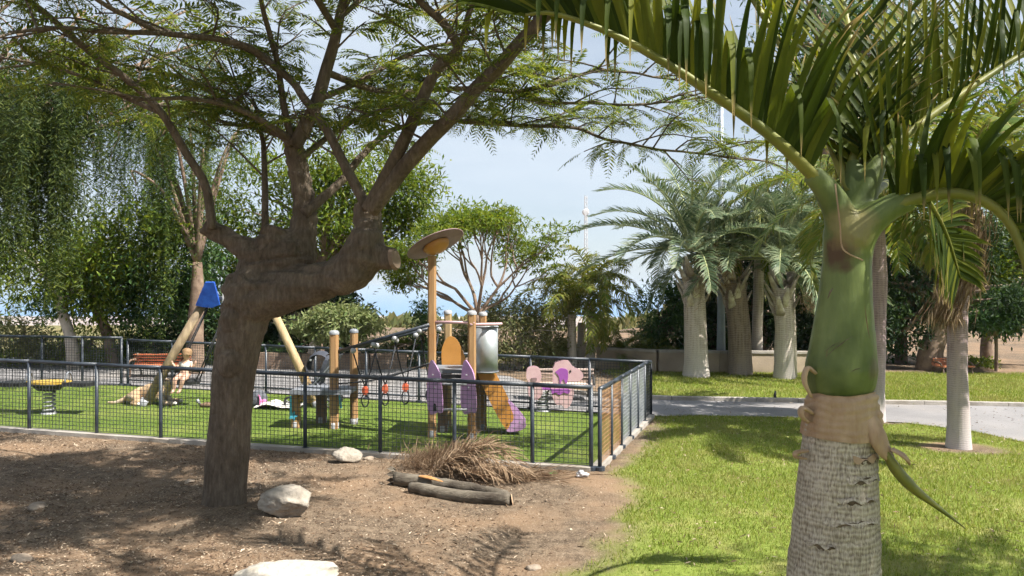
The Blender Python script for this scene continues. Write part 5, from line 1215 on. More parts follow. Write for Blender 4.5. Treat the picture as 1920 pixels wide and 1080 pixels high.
# purple ladder sides and rungs
side_o = smooth_outline([(0, -.45), (.07, -.43), (.10, -.40), (.13, -.42), (.17, -.38), (.16, -.1), (.13, .15), (.05, .30), (.0, .34), (-.04, .2), (-.06, -.1), (-.05, -.35)], 36)
for x_, sgn in ((-1.08, 1), (-.63, 1)):
    mb = MB(); plate(mb, side_o * np.array([1.0, .92]), (x_, 10.36, .72), (.92, -.38, 0), (0, 0, 1), .03); sp = mb.build('ladder_side', M['purple'], tw)
    for (u, v) in ((.10, -.33), (.06, -.05), (.03, .12)):
        mb = MB(); mb.lathe(np.array([x_, 10.36, .72]) + np.array([.92, -.38, 0]) * u + np.array([0, 0, v]) + np.array([-.38, -.92, 0]) * .017, [(.012, 0), (.012, .006), (.001, .008)], 8, rotm((1, 0, 0), math.radians(90))); mb.build('bolt', M['cap'], sp)
    if x_ < -1:
        mb = MB(); plate(mb, smooth_outline([(-.025, -.05), (.025, -.05), (.02, .03), (0, .05), (-.02, .03)], 14), np.array([x_, 10.36, .72]) + np.array([.92, -.38, 0]) * .06 + np.array([-.38, -.92, 0]) * .018 + np.array([0, 0, -.31]), (.92, -.38, 0), (0, 0, 1), .006); mb.build('hand_hole', M['black'], sp)
for z in (.38, .72):
    mb = MB(); mb.tube([(-1.02, 10.33, z), (-.60, 10.30, z)], .016, 8); mb.build('rung', M['cap'], tw, True)
# grab bar across the top
mb = MB(); mb.tube([(-1.04, 10.52, 1.535), (-.5, 10.38, 1.535)], .02, 8); mb.build('grab_bar', M['pink'], tw, True)
mb = MB(); mb.tube([(-.56, 10.36, 1.51), (-.14, 10.62, 1.51)], .016, 8); mb.build('barrel_rail', M['pink'], tw, True)
# steel barrel: open rolled sheet with rims
a = np.linspace(math.radians(-170), math.radians(20), 26); cb = np.array([-.36, 10.72])
mb = MB(); o = np.stack([cb[0] + .165 * np.cos(a), cb[1] + .165 * np.sin(a)], 1); inn = np.stack([cb[0] + .157 * np.cos(a), cb[1] + .157 * np.sin(a)], 1)
lvl = [.83, 1.48]; V = []
for pr in (o, inn):
    for z in lvl: V.append(np.hstack([pr, np.full((26, 1), z)]))
i = np.arange(25); mb.add(np.vstack(V), np.concatenate([np.stack([i, i + 1, 26 + i + 1, 26 + i], 1), np.stack([52 + i + 1, 52 + i, 78 + i, 78 + i + 1], 1), np.stack([26 + i, 26 + i + 1, 78 + i + 1, 78 + i], 1), np.stack([i + 1, i, 52 + i, 52 + i + 1], 1)]))
brl = mb.build('steel_barrel', M['steel'], tw, True)
for z in (.845, 1.465):
    mb = MB(); mb.tube(np.stack([cb[0] + .170 * np.cos(a), cb[1] + .170 * np.sin(a), np.full(26, z)], 1), .009, 6); mb.build('rim', M['deck'], brl, True)
mb = MB(); plate(mb, smooth_outline([(-.17, 0), (0, .15), (.17, 0), (0, -.16)], 20), (cb[0], cb[1], 1.50), (1, 0, 0), (0, 1, 0), .03); mb.build('barrel_lid', M['wood_dark'], tw)
# orange guard behind the deck
mb = MB(); plate(mb, smooth_outline([(-.16, 0), (-.16, .25), (-.08, .42), (.02, .42), (.12, .28), (.18, 0)], 26), (-.86, 11.25, zd + .0), (1, 0, 0), (0, 0, 1), .03); mb.build('guard_panel', M['orange'], tw)
# slide towards the right
st_, en = np.array([-.42, 10.95, zd - .02]), np.array([.02, 10.98, gz(.0, 11) + .12])
for off, nm in ((-.20, 'near'), (.20, 'far')):
    mb = MB(); dy = off
    o = [(-.04, .30), (.06, .26), (.42, -.45), (.40, -.62), (.30, -.66), (-.04, .02)]
    plate(mb, smooth_outline(o, 34), (st_[0], st_[1] + dy, .74), (1, .06, 0), (0, 0, 1), .03); sp = mb.build('slide_side', M['orange'], tw)
    mb = MB(); plate(mb, smooth_outline([(.37, -.34), (.45, -.42), (.60, -.60), (.61, -.68), (.52, -.73), (.36, -.74), (.33, -.66)], 26), (st_[0], st_[1] + dy - .018 * np.sign(-dy) * -1, .74), (1, .06, 0), (0, 0, 1), .032); mb.build('slide_foot', M['purple'], sp)
    for (u, v) in ((.45, -.50), (.53, -.60), (.40, -.64), (.45, -.68)):
        mb = MB(); mb.lathe((st_[0] + u, st_[1] + dy - .037, .74 + v), [(.011, .0), (.011, .006), (.001, .008)], 8, rotm((1, 0, 0), math.radians(90))); mb.build('bolt', M['cap'], sp)
mb = MB(); c = catmull([st_ + (-.05, 0, .0), st_ + (.06, 0, -.04), st_ + (.30, .02, -.52), en + (-.02, 0, .02), en + (.14, 0, -.01)], 16); mb.strips(c[None], np.broadcast_to(np.array([0, 1.0, 0]), c[None].shape), np.full((1, 16), .38)); mb.build('slide_chute', M['deck'], tw, True)
mb = MB(); mb.bar((-.52, 10.86, gz(-.5, 10.9)), (-.52, 10.86, .82), .14, .02); mb.build('under_panel', M['wood_dark'], tw)
# disc hat
hp = np.array([-1.04, 10.5, 2.50]); ax = rotm((0, 1, 0), math.radians(-25)) @ rotm((1, 0, 0), math.radians(-14))
mb = MB(); prof = [(.001, .022), (.10, .02), (.25, .012), (.405, .004), (.412, -.004), (.40, -.010), (.2, -.006), (.001, .0)]; mb.lathe(hp + (.0, 0, .1), prof, 40, ax); hat = mb.build('disc_roof', M['mauve'], tw, True)
mb = MB(); mb.lathe(hp + (0, 0, .1), [(.185, -.012), (.19, -.03), (.165, -.075), (.11, -.115), (.06, -.13), (.001, -.135)], 24, ax); mb.build('orange_cup', M['orange'], hat, True)
mb = MB(); mb.lathe(hp + (0, 0, .1), [(.075, .03), (.075, .085), (.06, .10), (.001, .105)], 16, ax); mb.build('pink_knob', M['pink'], hat, True)

# rope bridge from two capped posts up to the tower
rbx = thing('rope_bridge', 'rope bridge of hanging foot loops between two capped timber posts and the tower', 'climbing bridge', gpt(-2.4, 11.1))
R1 = np.array([-2.53, 11.0]); R2 = np.array([-2.33, 11.4])
post(rbx, *R1, 1.36, .065, 'wood', 'cap'); post(rbx, *R2, 1.36, .06, 'wood', 'deck', sq=False)
mb = MB(); plate(mb, [(-.50, -.16), (.34, -.16), (.34, .45), (-.50, .45)], (-2.62, 11.0, .53), (1, 0, 0), (0, 1, 0), .06); mb.build('landing', M['deck'], rbx)
post(rbx, -3.08, 11.02, .50, .065, 'wood', cap=None, name='stump'); post(rbx, -2.82, 11.45, .50, .08, 'wood_dark', cap=None, name='stump')
mb = MB(); mb.tube(catmull([(-2.98, 10.93, .42), (-2.9, 10.9, .5), (-2.86, 10.95, .38)], 8), .035, 8); mb.build('timber_brace', M['wood'], rbx, True)
for fx_, fz in ((-3.10, .19),):
    mb = MB(); k = np.linspace(0, 2 * np.pi, 25)[:-1]; rr = .05 + .02 * np.cos(5 * k); plate(mb, np.stack([rr * np.cos(k), rr * np.sin(k)], 1), (fx_, 10.945, fz), (1, 0, 0), (0, 0, 1), .012); mb.build('blue_flower', M['cyan'], rbx)
    mb = MB(); mb.bar((fx_ - .03, 10.945, fz), (fx_ - .035, 10.95, fz + .28), .03, .012); mb.build('flower_stem', M['cyan'], rbx)
mb = MB(); mb.bar((-2.42, 10.94, .3), (-2.44, 10.94, .5), .03, .012); mb.build('flower_stem', M['cyan'], rbx)
E1 = np.array([-1.12, 10.50, 1.50]); E2 = np.array([-1.02, 11.3, 1.46])
S1 = np.array([-2.47, 11.0, 1.10]); S2 = np.array([-2.28, 11.4, 1.13])
for s, e in ((S1, E1), (S2, E2)):
    mb = MB(); mb.tube([s, (s + e) / 2 + (0, 0, .0), e], .026, 10); mb.build('beam', M['iron'], rbx, True)
for s, e in ((S1 - (0, 0, .46), E1 - (0, 0, .52)), (S2 - (0, 0, .46), E2 - (0, 0, .50))):
    mb = MB(); mb.tube(catmull([s, s + (e - s) * .35 - (0, 0, .06), s + (e - s) * .7 - (0, 0, .05), e], 14), .012, 6); mb.build('hand_rope', M['rope'], rbx, True)
for k_, f in enumerate((.17, .40, .63, .90)):
    a1 = S1 + (E1 - S1) * f - (0, 0, .05); a2 = S2 + (E2 - S2) * min(1, f + .06) - (0, 0, .05)
    loop = (a1 + a2) / 2; loop[2] = .50 + .14 * f
    for a_ in (a1, a2):
        mb = MB(); mb.lathe(a_, [(.001, -.045), (.032, -.032), (.045, 0), (.032, .032), (.001, .045)], 12); pl_ = mb.build('pulley', M['ball'], rbx, True)
        mb = MB(); mb.tube([a_ - (0, 0, .03), (a_ + loop) / 2 + (0, 0, -.03), loop + (0, 0, .05)], .010, 6); mb.build('hanging_rope', M['rope'], rbx, True)
    cl_ = MB(); cl_.box(loop, (.085, .06, .07)); cl_.box(loop + (0, 0, .045), (.05, .05, .03)); cl_.box(loop - (0, 0, .045), (.05, .05, .03)); cl_.build('red_clamp', M['red'], rbx)
    th = np.linspace(0, 2 * np.pi, 17); mb = MB(); mb.tube(np.stack([loop[0] + .05 * np.sin(th), np.full(17, loop[1] - .01), loop[2] - .14 + .095 * np.cos(th)], 1), .011, 6); mb.build('foot_loop', M['rope'], rbx, True)

# swing
sw = thing('swing_set', 'timber swing with splayed legs and a blue cap, partly hidden by the big tree trunk', 'swing', gpt(-5, 12.9))
A = P(385, 562, 12.9); B = P(507, 572, 13.1)
for nm, p0, p1 in (('leg', gpt(-6.06, 12.7), A), ('leg', gpt(-3.22, 12.9), B)):
    mb = MB(); mb.tube([p0 - (0, 0, .05), (p0 + p1) / 2, p1], [.078, .072, .068], 14); lg = mb.build(nm, M['wood_pale'] if p1 is B else M['wood_shaded'], sw, True)
    mb = MB(); d_ = nrm(p1 - p0); mb.tube([p0 - d_ * .04, p0 + d_ * .12], .088, 12); mb.build('foot_bracket', M['cap'], lg, True)
mb = MB(); mb.tube([A + (0, 0, .03), B + (0, 0, .03)], .05, 12); mb.build('crossbar', M['cap'], sw, True)
mb = MB(); o = [(-.22, -.19), (-.03, .20), (.11, .20), (.17, -.18), (.05, -.23), (-.1, -.22)]
plate(mb, o, A + (.10, -.12, .10), (1, .1, 0), (0, -.25, 1), .07); mb.build('blue_cap', M['blue'], sw)
mb = MB(); plate(mb, [(-.03, -.22), (-.03, .16), (.05, .16), (.07, -.2)], A + (.34, -.06, .10), (1, .3, 0), (0, 0, 1), .04); mb.build('white_cap', M['cap'], sw)
seat = P(347, 716, 12.75)
mb = MB(); o = smooth_outline([(-.20, -.10), (.20, -.10), (.23, 0), (.20, .12), (-.20, .12), (-.23, 0)], 20); plate(mb, o, seat, (1, .25, 0), (-.25, 1, .15), .05); sb = mb.build('seat', M['black'], sw)
mb = MB(); th = np.linspace(math.pi * .1, math.pi * .9, 12); mb.tube(np.stack([seat[0] + .21 * np.cos(th), seat[1] + .15 * np.sin(th), np.full(12, seat[2] + .17)], 1), .022, 8); mb.build('seat_back', M['black'], sb, True)
for dx, tx in ((-.2, .10), (.2, .42)):
    for dy in (-.05, .10):
        mb = MB(); mb.tube([A + (tx, dy * .3, 0), (A + (tx, 0, 0) + seat + (dx, dy, .1)) / 2 - (0, 0, .03), seat + (dx, dy, .02)], .011, 6); mb.build('swing_rope', M['rope'], sw, True)

def skin(name, V, E, rad, m, parent, sub=2, root=0):
    off = np.array(ORG.get(parent.name, (0, 0, 0))) if parent else np.zeros(3)
    me = bpy.data.meshes.new(name); me.from_pydata([tuple(np.asarray(v, float) - off) for v in V], E, [])
    o = bpy.data.objects.new('tmp', me); COL.objects.link(o)
    md = o.modifiers.new('skin', 'SKIN'); md.use_smooth_shade = True
    for i, r in enumerate(rad): me.skin_vertices[0].data[i].radius = (r, r) if np.ndim(r) == 0 else r
    for i in range(len(V)): me.skin_vertices[0].data[i].use_root = (i == root)
    ss = o.modifiers.new('sub', 'SUBSURF'); ss.levels = sub; ss.render_levels = sub
    dg = bpy.context.evaluated_depsgraph_get(); m2 = bpy.data.meshes.new_from_object(o.evaluated_get(dg))
    bpy.data.objects.remove(o); bpy.data.meshes.remove(me); m2.name = name; m2.materials.clear(); m2.materials.append(m)
    m2.polygons.foreach_set('use_smooth', np.ones(len(m2.polygons), bool))
    return link(name, m2, parent)

# small child in the swing seat
s0 = seat + np.array([0.0, 0, .06])
kid = thing('person', 'small child in a white top sitting in the swing seat', 'person', s0)
V = [s0 + (0, .02, .04), s0 + (.01, .03, .16), s0 + (.015, .02, .27), s0 + (.02, .01, .31), s0 + (.03, -.02, .36), s0 + (.035, -.02, .43), s0 + (.035, -.01, .47)]
E = [(0, 1), (1, 2), (2, 3), (3, 4), (4, 5), (5, 6)]; rad = [.075, .078, .062, .028, .062, .072, .045]
def chain(start, pts, rs):
    prev = start
    for p, r in zip(pts, rs):
        V.append(np.asarray(p)); rad.append(r); E.append((prev, len(V) - 1)); prev = len(V) - 1
    return prev
for sg in (-1, 1):
    w = chain(2, [s0 + (sg * .085, .01, .25), s0 + (sg * .135, -.04, .17), s0 + (sg * .18, -.04, .24), s0 + (sg * .195, -.04, .265)], [.030, .026, .020, .018])
    for k_, (fx_, fz) in enumerate(((-.012, .022), (-.004, .03), (.005, .029), (.013, .022), (.018, -.004))):
        chain(w, [V[w] + np.array([fx_ * .6, -.014, fz * .7]), V[w] + np.array([fx_, -.008, fz])], [.0065, .005])
    k2 = chain(0, [s0 + (sg * .06, -.10, .03), s0 + (sg * .065 - .02, -.20, .0), s0 + (sg * .05 - .05, -.19, -.16), s0 + (sg * .05 - .06, -.22, -.20), s0 + (sg * .05 - .065, -.28, -.205)], [.052, .042, .030, .026, .018])
skin('body', V, E, rad, M['skin'], kid)
sh_ = skin('shirt', [s0 + (0, .02, .05), s0 + (.01, .03, .15), s0 + (.015, .02, .26), s0 + (-.08, .01, .24), s0 + (.11, .01, .24)], [(0, 1), (1, 2), (2, 3), (2, 4)], [.090, .092, .074, .042, .042], M['cloth_white'], kid)
mb = MB(); mb.lathe(s0 + (.035, -.005, .425), [(.074, -.05), (.079, -.01), (.080, .02), (.070, .048), (.042, .068), (.001, .074)], 16, rotm((1, 0, 0), -.25)); mb.build('hair', M['hair'], kid, True)
mb = MB()
for sg in (-1, 1): mb.lathe(s0 + (.035 + sg * .025, -.088, .40), [(.001, -.007), (.007, 0), (.001, .007)], 8)
mb.build('eyes', M['black'], kid)

# dog lying on the turf
dgp = G(276, 758); D0 = dgp + np.array([0, 0, .01])
dog = thing('dog', 'tan dog with pale paws lying on the turf behind the swing leg', 'dog', dgp)
V = []; E = []; rad = []
def dv(x, y, z, r): V.append(D0 + np.array([x, y, z]) * 1.12); rad.append(np.asarray(r) * 1.3 if np.ndim(r) else r * 1.3); return len(V) - 1
r0 = dv(-.20, .02, .13, (.125, .115)); a = dv(-.05, .02, .15, .12); b_ = dv(.12, .01, .17, (.12, .135)); c_ = dv(.22, .0, .20, .105); n_ = dv(.29, -.02, .28, .07); h_ = dv(.34, -.04, .335, .072); m1 = dv(.40, -.07, .315, .042); m2 = dv(.455, -.09, .305, .03)
E += [(r0, a), (a, b_), (b_, c_), (c_, n_), (n_, h_), (h_, m1), (m1, m2)]
def dch(st, l):
    pv = st
    for x, y, z, r in l:
        k_ = dv(x, y, z, r); E.append((pv, k_)); pv = k_
dch(r0, [(-.29, .0, .08, .05), (-.38, -.05, .04, .028), (-.48, -.08, .025, .02), (-.56, -.06, .03, .012)])           # tail
dch(c_, [(.24, -.10, .10, .045), (.30, -.14, .035, .036), (.42, -.15, .028, .03), (.47, -.15, .025, .032)])           # fore legs
dch(c_, [(.24, .10, .10, .045), (.30, .10, .035, .036), (.41, .09, .028, .03), (.46, .09, .025, .032)])
dch(r0, [(-.14, -.15, .11, .075), (-.04, -.20, .05, .05), (-.14, -.22, .03, .03), (-.02, -.23, .025, .03)])           # hind leg folded
dch(r0, [(-.22, .14, .08, .06), (-.10, .17, .04, .04), (-.02, .18, .025, .03)])
skin('body', V, E, rad, M['fur'], dog, root=0)
for sg in (-1, 1):
    mb = MB(); e0 = D0 + np.array([.325, -.04 + sg * .055, .385]) * 1.12; mb.leaves([e0], [[-.35, sg * .5, -.7]], [[1, 0, .2]], .085, .055, .4); mb.leaves([e0 + (.004, 0, 0)], [[-.35, sg * .5, -.7]], [[1, 0, .2]], .08, .05, .2); mb.build('ear', M['wood_dark'], dog)
mb = MB(); mb.lathe(D0 + np.array([.487, -.10, .31]) * 1.12, [(.001, -.016), (.016, 0), (.001, .016)], 10); mb.build('nose', M['black'], dog, True)
for (x, y) in ((.47, -.15), (.46, .09), (-.02, -.23)):
    mb = MB(); mb.lathe(D0 + np.array([x + .005, y, .028]) * 1.12, [(.001, -.03), (.034, -.012), (.036, .01), (.001, .035)], 10); mb.build('paw', M['fur_white'], dog, True)

# spring see-saw at the left
def spring(t, c, r, h, turns=6, m='cap', w=.014):
    th = np.linspace(0, 2 * np.pi * turns, turns * 14); pr = r * (1 - .12 * np.sin(np.pi * th / th[-1]))
    mb = MB(); mb.tube(np.stack([c[0] + pr * np.cos(th), c[1] + pr * np.sin(th), c[2] + h * th / th[-1]], 1), w, 6); mb.build('spring', M[m], t, True)
sp0 = G(92, 777); ss_ = thing('spring_seesaw', 'spring see-saw with a yellow middle and dark seats at the far left', 'see-saw', sp0)
mb = MB(); mb.lathe(sp0, [(.11, .0), (.11, .03), (.001, .035)], 14); mb.build('base_plate', M['cap'], ss_, True)
spring(ss_, sp0 + (0, 0, .03), .085, .36)
mb = MB(); mb.lathe(sp0 + (0, 0, .40), [(.001, -.04), (.15, -.03), (.24, .05), (.26, .07), (.001, .075)], 20); mb.build('hub', M['black'], ss_, True)
mb = MB(); k = np.linspace(0, 2 * np.pi, 25)[:-1]; plate(mb, np.stack([.33 * np.cos(k), .20 * np.sin(k)], 1), sp0 + (0, 0, .49), (1, 0, 0), (0, 1, 0), .035); mb.build('yellow_plate', M['yellow'], ss_)
for sg in (-1, 1):
    mb = MB(); plate(mb, smooth_outline([(-.22, -.12), (.2, -.13), (.24, 0), (.2, .13), (-.22, .12)], 22), sp0 + (sg * .46, 0, .465), (1, 0, 0), (0, 1, 0), .06); mb.build('seat', M['black'], ss_)
    mb = MB(); th = np.linspace(0, math.pi, 14); mb.tube(np.stack([np.full(14, sp0[0] + sg * .30), sp0[1] + .10 * np.cos(th), sp0[2] + .49 + .15 * np.sin(th)], 1), .014, 8); mb.build('handle', M['deck'], ss_, True)

# pink spring rider
pr0 = G(1018, 772); rd = thing('spring_rider', 'pink and purple animal-shaped spring rider in front of the bench', 'spring rider', pr0)
mb = MB(); mb.lathe(pr0, [(.13, .0), (.13, .03), (.001, .035)], 14); mb.build('base_plate', M['cap'], rd, True)
spring(rd, pr0 + (0, 0, .03), .10, .32)
mb = MB(); mb.box(pr0 + (.08, 0, .40), (.62, .22, .05)); mb.build('seat_board', M['violet'], rd)
head = smooth_outline([(-.17, -.20), (-.16, .16), (-.05, .24), (.08, .24), (.16, .14), (.30, .06), (.32, -.04), (.22, -.10), (.06, -.10), (.02, -.22)], 44)
foot = smooth_outline([(-.17, .12), (.17, .12), (.20, -.02), (.14, -.18), (.06, -.22), (0, -.16), (-.08, -.16), (-.14, -.05)], 34)
tail = smooth_outline([(-.12, .0), (-.10, .14), (.0, .18), (.10, .14), (.13, 0), (.06, -.12), (-.05, -.12)], 30)
for sg in (-1, 1):
    y_ = sg * .10
    mb = MB(); plate(mb, head, pr0 + (.34, y_, .62), (1, 0, 0), (0, 0, 1), .025); hd = mb.build('head_panel', M['pink'], rd)
    mb = MB(); plate(mb, smooth_outline([(-.13, .06), (-.04, .12), (.07, .09), (.08, -.05), (.05, -.14), (.0, -.06), (-.05, -.14), (-.07, -.02)], 30), pr0 + (.33, y_ + sg * .017, .62), (1, 0, 0), (0, 0, 1), .01); mb.build('ear_patch', M['violet'], hd)
    mb = MB(); mb.lathe(pr0 + (.45, y_ + sg * .014, .69), [(.018, -.006), (.018, .006), (.001, .008)], 10, rotm((1, 0, 0), math.radians(90))); mb.build('eye', M['black'], hd)
    mb = MB(); plate(mb, foot, pr0 + (.30, y_ * 1.3, .30), (1, 0, 0), (0, 0, 1), .025); fp = mb.build('leg_panel', M['pink'], rd)
    mb = MB(); plate(mb, smooth_outline([(-.16, .10), (.12, .10), (.12, .02), (.04, .04), (-.03, .0), (-.10, .04), (-.16, .02)], 24), pr0 + (.30, y_ * 1.3 + sg * .017, .30), (1, 0, 0), (0, 0, 1), .01); mb.build('purple_trim', M['violet'], fp)
    mb = MB(); plate(mb, tail, pr0 + (-.16, y_, .58), (1, 0, 0), (0, 0, 1), .025); tp_ = mb.build('tail_panel', M['pink'], rd)
    mb = MB(); plate(mb, smooth_outline([(-.05, .02), (.04, .02), (.03, -.04), (-.04, -.04)], 14), pr0 + (-.15, y_ + sg * .017, .56), (1, 0, 0), (0, 0, 1), .01); mb.build('patch', M['mauve'], tp_)
    mb = MB(); plate(mb, smooth_outline([(-.12, .10), (.1, .1), (.12, -.04), (.03, -.12), (-.10, -.05)], 24), pr0 + (-.14, y_ * 1.2, .34), (1, 0, 0), (0, 0, 1), .025); mb.build('hind_panel', M['pink'], rd)

# benches
def bench(label, c, w, h, yaw, slat, dark=True, sc=1.0, group=None, face=1):
    t = thing('park_bench', label, 'bench', c, group); Rz = rotz(yaw)
    def L(p): return np.asarray(c) + Rz @ (np.asarray(p) * sc)
    for k in range(4):
        mb = MB(); mb.bar(L((-w / 2, -.02 * k + .18, h * .56 + k * h * .125)), L((w / 2, -.02 * k + .18, h * .56 + k * h * .125)), .03 * sc, h * .105 * sc, up=(0, 1, 0)); mb.build('back_slat', M[slat], t)
    for k in range(4):
        mb = MB(); mb.bar(L((-w / 2, -.24 + k * .11, h * .48)), L((w / 2, -.24 + k * .11, h * .48)), .10 * sc, .035 * sc); mb.build('seat_slat', M[slat], t)
    for sx in (-1, 1):
        x_ = sx * w * .43; m_ = M['black'] if dark else M['bark_brown']
        mb = MB(); mb.tube(catmull([L((x_, -.30, 0)), L((x_, -.26, h * .3)), L((x_, -.26, h * .45)), L((x_, .12, h * .45))], 12), .022 * sc, 8); mb.build('leg', m_, t, True)
        mb = MB(); mb.tube(catmull([L((x_, .32, 0)), L((x_, .20, h * .45)), L((x_, .10, h * 1.0))], 10), .022 * sc, 8); mb.build('leg', m_, t, True)
        mb = MB(); mb.tube(catmull([L((x_ * 1.1, .16, h * .72)), L((x_ * 1.1, -.15, h * .72)), L((x_ * 1.1, -.28, h * .5))], 10), .022 * sc, 8); mb.build('armrest', m_, t, True)
    return t
bench('pale slatted bench with black arms on the path behind the spring rider', G(1052, 748), 1.25, .58, 0.0, 'bench_slat')
bench('red-brown bench beyond the fence behind the swinging child', G(300, 706), 1.2, .5, .05, 'bench_red', False)
bench('small red-brown bench on the far lawn edge between the right-hand palms', G(1785, 699), .9, .4, 0, 'bench_red', False)

# pushchair
pc0 = G(590, 762); pc = thing('pushchair', 'dark hooded pushchair standing behind the bridge landing', 'pushchair', pc0)
hood = MB(); N_ = 14; V = []; 
for i_ in range(8):
    f = i_ / 7; a = math.radians(-20 + 150 * f); w_ = .17 + .03 * math.sin(f * math.pi)
    cx, cz = .10 - .20 * math.cos(a), .70 + .24 * math.sin(a)
    V.append(np.stack([np.full(N_, pc0[0] + cx), pc0[1] + np.linspace(-w_, w_, N_), pc0[2] + cz - .05 * np.abs(np.linspace(-1, 1, N_)) ** 4], 1))
i = np.arange(N_ - 1); hood.add(np.concatenate(V), np.concatenate([np.stack([k * N_ + i, k * N_ + i + 1, (k + 1) * N_ + i + 1, (k + 1) * N_ + i], 1) for k in range(7)])); hood.build('hood', M['cloth_dark'], pc, True)
mb = MB(); plate(mb, smooth_outline([(-.16, -.2), (.16, -.2), (.17, .25), (0, .32), (-.17, .25)], 24), pc0 + (.14, 0, .55), (0, 1, 0), (.35, 0, .93), .06); mb.build('seat_back', M['cloth_dark'], pc)
mb = MB(); mb.box(pc0 + (.0, 0, .36), (.34, .30, .06), rotm((0, 1, 0), .2)); mb.build('seat', M['cloth_grey'], pc)
mb = MB(); mb.box(pc0 + (.06, 0, .17), (.36, .28, .14), None, 1.1); mb.build('basket', M['cloth_dark'], pc)
for sg in (-1, 1):
    mb = MB(); mb.tube(catmull([pc0 + (.42, sg * .2, .86), pc0 + (.30, sg * .2, .70), pc0 + (-.22, sg * .2, .10)], 10), .013, 8); mb.build('frame_tube', M['deck'], pc, True)
    mb = MB(); mb.tube([pc0 + (.08, sg * .2, .42), pc0 + (.30, sg * .2, .10)], .013, 8); mb.build('frame_tube', M['deck'], pc, True)
    for (x_, r_) in ((-.36, .085), (.32, .10)):
        th = np.linspace(0, 2 * np.pi, 25); mb = MB(); mb.tube(np.stack([pc0[0] + x_ + r_ * np.cos(th), np.full(25, pc0[1] + sg * .22), pc0[2] + .015 + r_ + r_ * np.sin(th)], 1), .018, 8); wh = mb.build('wheel', M['black'], pc, True)
        mb = MB()
        for s in range(5): mb.bar((pc0[0] + x_, pc0[1] + sg * .22, pc0[2] + .015 + r_), (pc0[0] + x_ + r_ * math.cos(s * 1.2566), pc0[1] + sg * .22, pc0[2] + .015 + r_ + r_ * math.sin(s * 1.2566)), .014)
        mb.build('spokes', M['cap'], wh)
mb = MB(); mb.tube([pc0 + (.42, -.2, .86), pc0 + (.42, .2, .86)], .018, 8); mb.build('handle', M['black'], pc, True)
mb = MB(); mb.lathe(pc0 + (-.02, -.19, .80), [(.018, -.003), (.018, .003), (.001, .004)], 12, rotm((1, 0, 0), math.radians(90))); mb.build('badge', M['cap'], pc)

# things left on the turf
bk0 = G(520, 766); n_ = 26
X_, Y_ = np.meshgrid(np.linspace(-.32, .42, n_), np.linspace(-.22, .22, 16)); pp = np.stack([X_, Y_, 0 * X_], -1).reshape(-1, 3)
Zb = .035 + .05 * (fbm(pp + 40, 4, 3) + .5) + .06 * np.exp(-((pp[:, 0] + .1) / .12) ** 2)
i, j = np.meshgrid(np.arange(n_ - 1), np.arange(15)); q = np.stack([j * n_ + i, j * n_ + i + 1, (j + 1) * n_ + i + 1, (j + 1) * n_ + i], -1).reshape(-1, 4)
mb = MB(); mb.add(bk0 + np.stack([pp[:, 0], pp[:, 1], Zb], 1), q); tag(mb.build('blanket', M['cloth_white'], None, True), 'crumpled white blanket lying on the turf beside the grey bag', 'blanket')
bg0 = G(484, 764); bag = thing('backpack', 'grey rounded bag with pink trim on the turf, just right of the big trunk', 'bag', bg0)
mb = MB(); mb.lathe(bg0, [(.001, .0), (.12, .005), (.15, .06), (.14, .17), (.10, .25), (.04, .285), (.001, .29)], 18); V0 = mb.V[0]; V0 += (fbm(V0, 7, 2) * .02)[:, None]; mb.build('bag_body', M['cloth_grey'], bag, True)
mb = MB(); mb.box(bg0 + (.10, -.09, .09), (.13, .06, .11), rotz(.6), .85); mb.build('pink_pocket', M['cloth_pink'], bag)
mb = MB(); mb.tube(catmull([bg0 + (.05, -.13, .22), bg0 + (.10, -.18, .14), bg0 + (.06, -.16, .04)], 8), .014, 6); mb.build('strap', M['cloth_pink'], bag, True)
ty0 = G(376, 765); toy = thing('toy', 'small dark toy lying on the turf left of the big trunk', 'toy', ty0)
mb = MB(); mb.tube(catmull([ty0 + (.0, 0, .04), ty0 + (.10, .0, .05), ty0 + (.2, .02, .05)], 8), [.03, .05, .04], 10); mb.build('toy_body', M['wood_dark'], toy, True)
mb = MB(); mb.tube([ty0 + (-.01, 0, .06), ty0 + (-.05, -.02, .14)], [.02, .028], 8); mb.build('toy_neck', M['cap'], toy, True)

# ------------------------------------------------------------------ stones, dead wood, litter
def stone(label, c, size, seed, m, sink=.25, rz=0, sub=4):  # one broken boulder
    bm = bmesh.new(); bmesh.ops.create_icosphere(bm, subdivisions=sub, radius=1.0)
    co = np.array([v.co for v in bm.verts]); rr = np.random.default_rng(seed)
    for _ in range(11):                                       # flat broken faces
        d = nrm(rr.normal(size=3)); o = rr.uniform(.55, .88); s = co @ d; co = co - d * np.maximum(s - o, 0)[:, None] * .95
    co = co * (1 + .13 * fbm(co + seed, 2.6, 4))[:, None] + .05 * fbm(co + seed * 3, 7, 4)[:, None] * nrm(co) - .03 * (np.abs(fbm(co + seed, 4, 3)) < .05)[:, None] * nrm(co)
    co = (co * np.asarray(size) / 2) @ rotz(rz).T; zmin = co[:, 2].min(); co[:, 2] -= zmin + sink * size[2]
    for v, p in zip(bm.verts, co): v.co = p
    me = bpy.data.meshes.new('stone'); bm.to_mesh(me); bm.free(); me.materials.append(m); me.polygons.foreach_set('use_smooth', np.ones(len(me.polygons), bool))
    o = link('stone', me); o.location = Vector([float(a) for a in c]); return tag(o, label, 'stone')
g1 = G(526, 978); g1[2] = float(groundz(g1[:1], g1[1:2])[0])
stone('pale angular limestone rock in front of the big trunk', g1 + (0, .15, .0), (.50, .40, .34), 5, M['rock'], .16, .3, 5)
g2 = G(650, 868); g2[2] = float(groundz(g2[:1], g2[1:2])[0])
stone('pale rounded stone by the fence, left of the dry fronds', g2, (.36, .28, .22), 9, M['rock'], .15, .1)
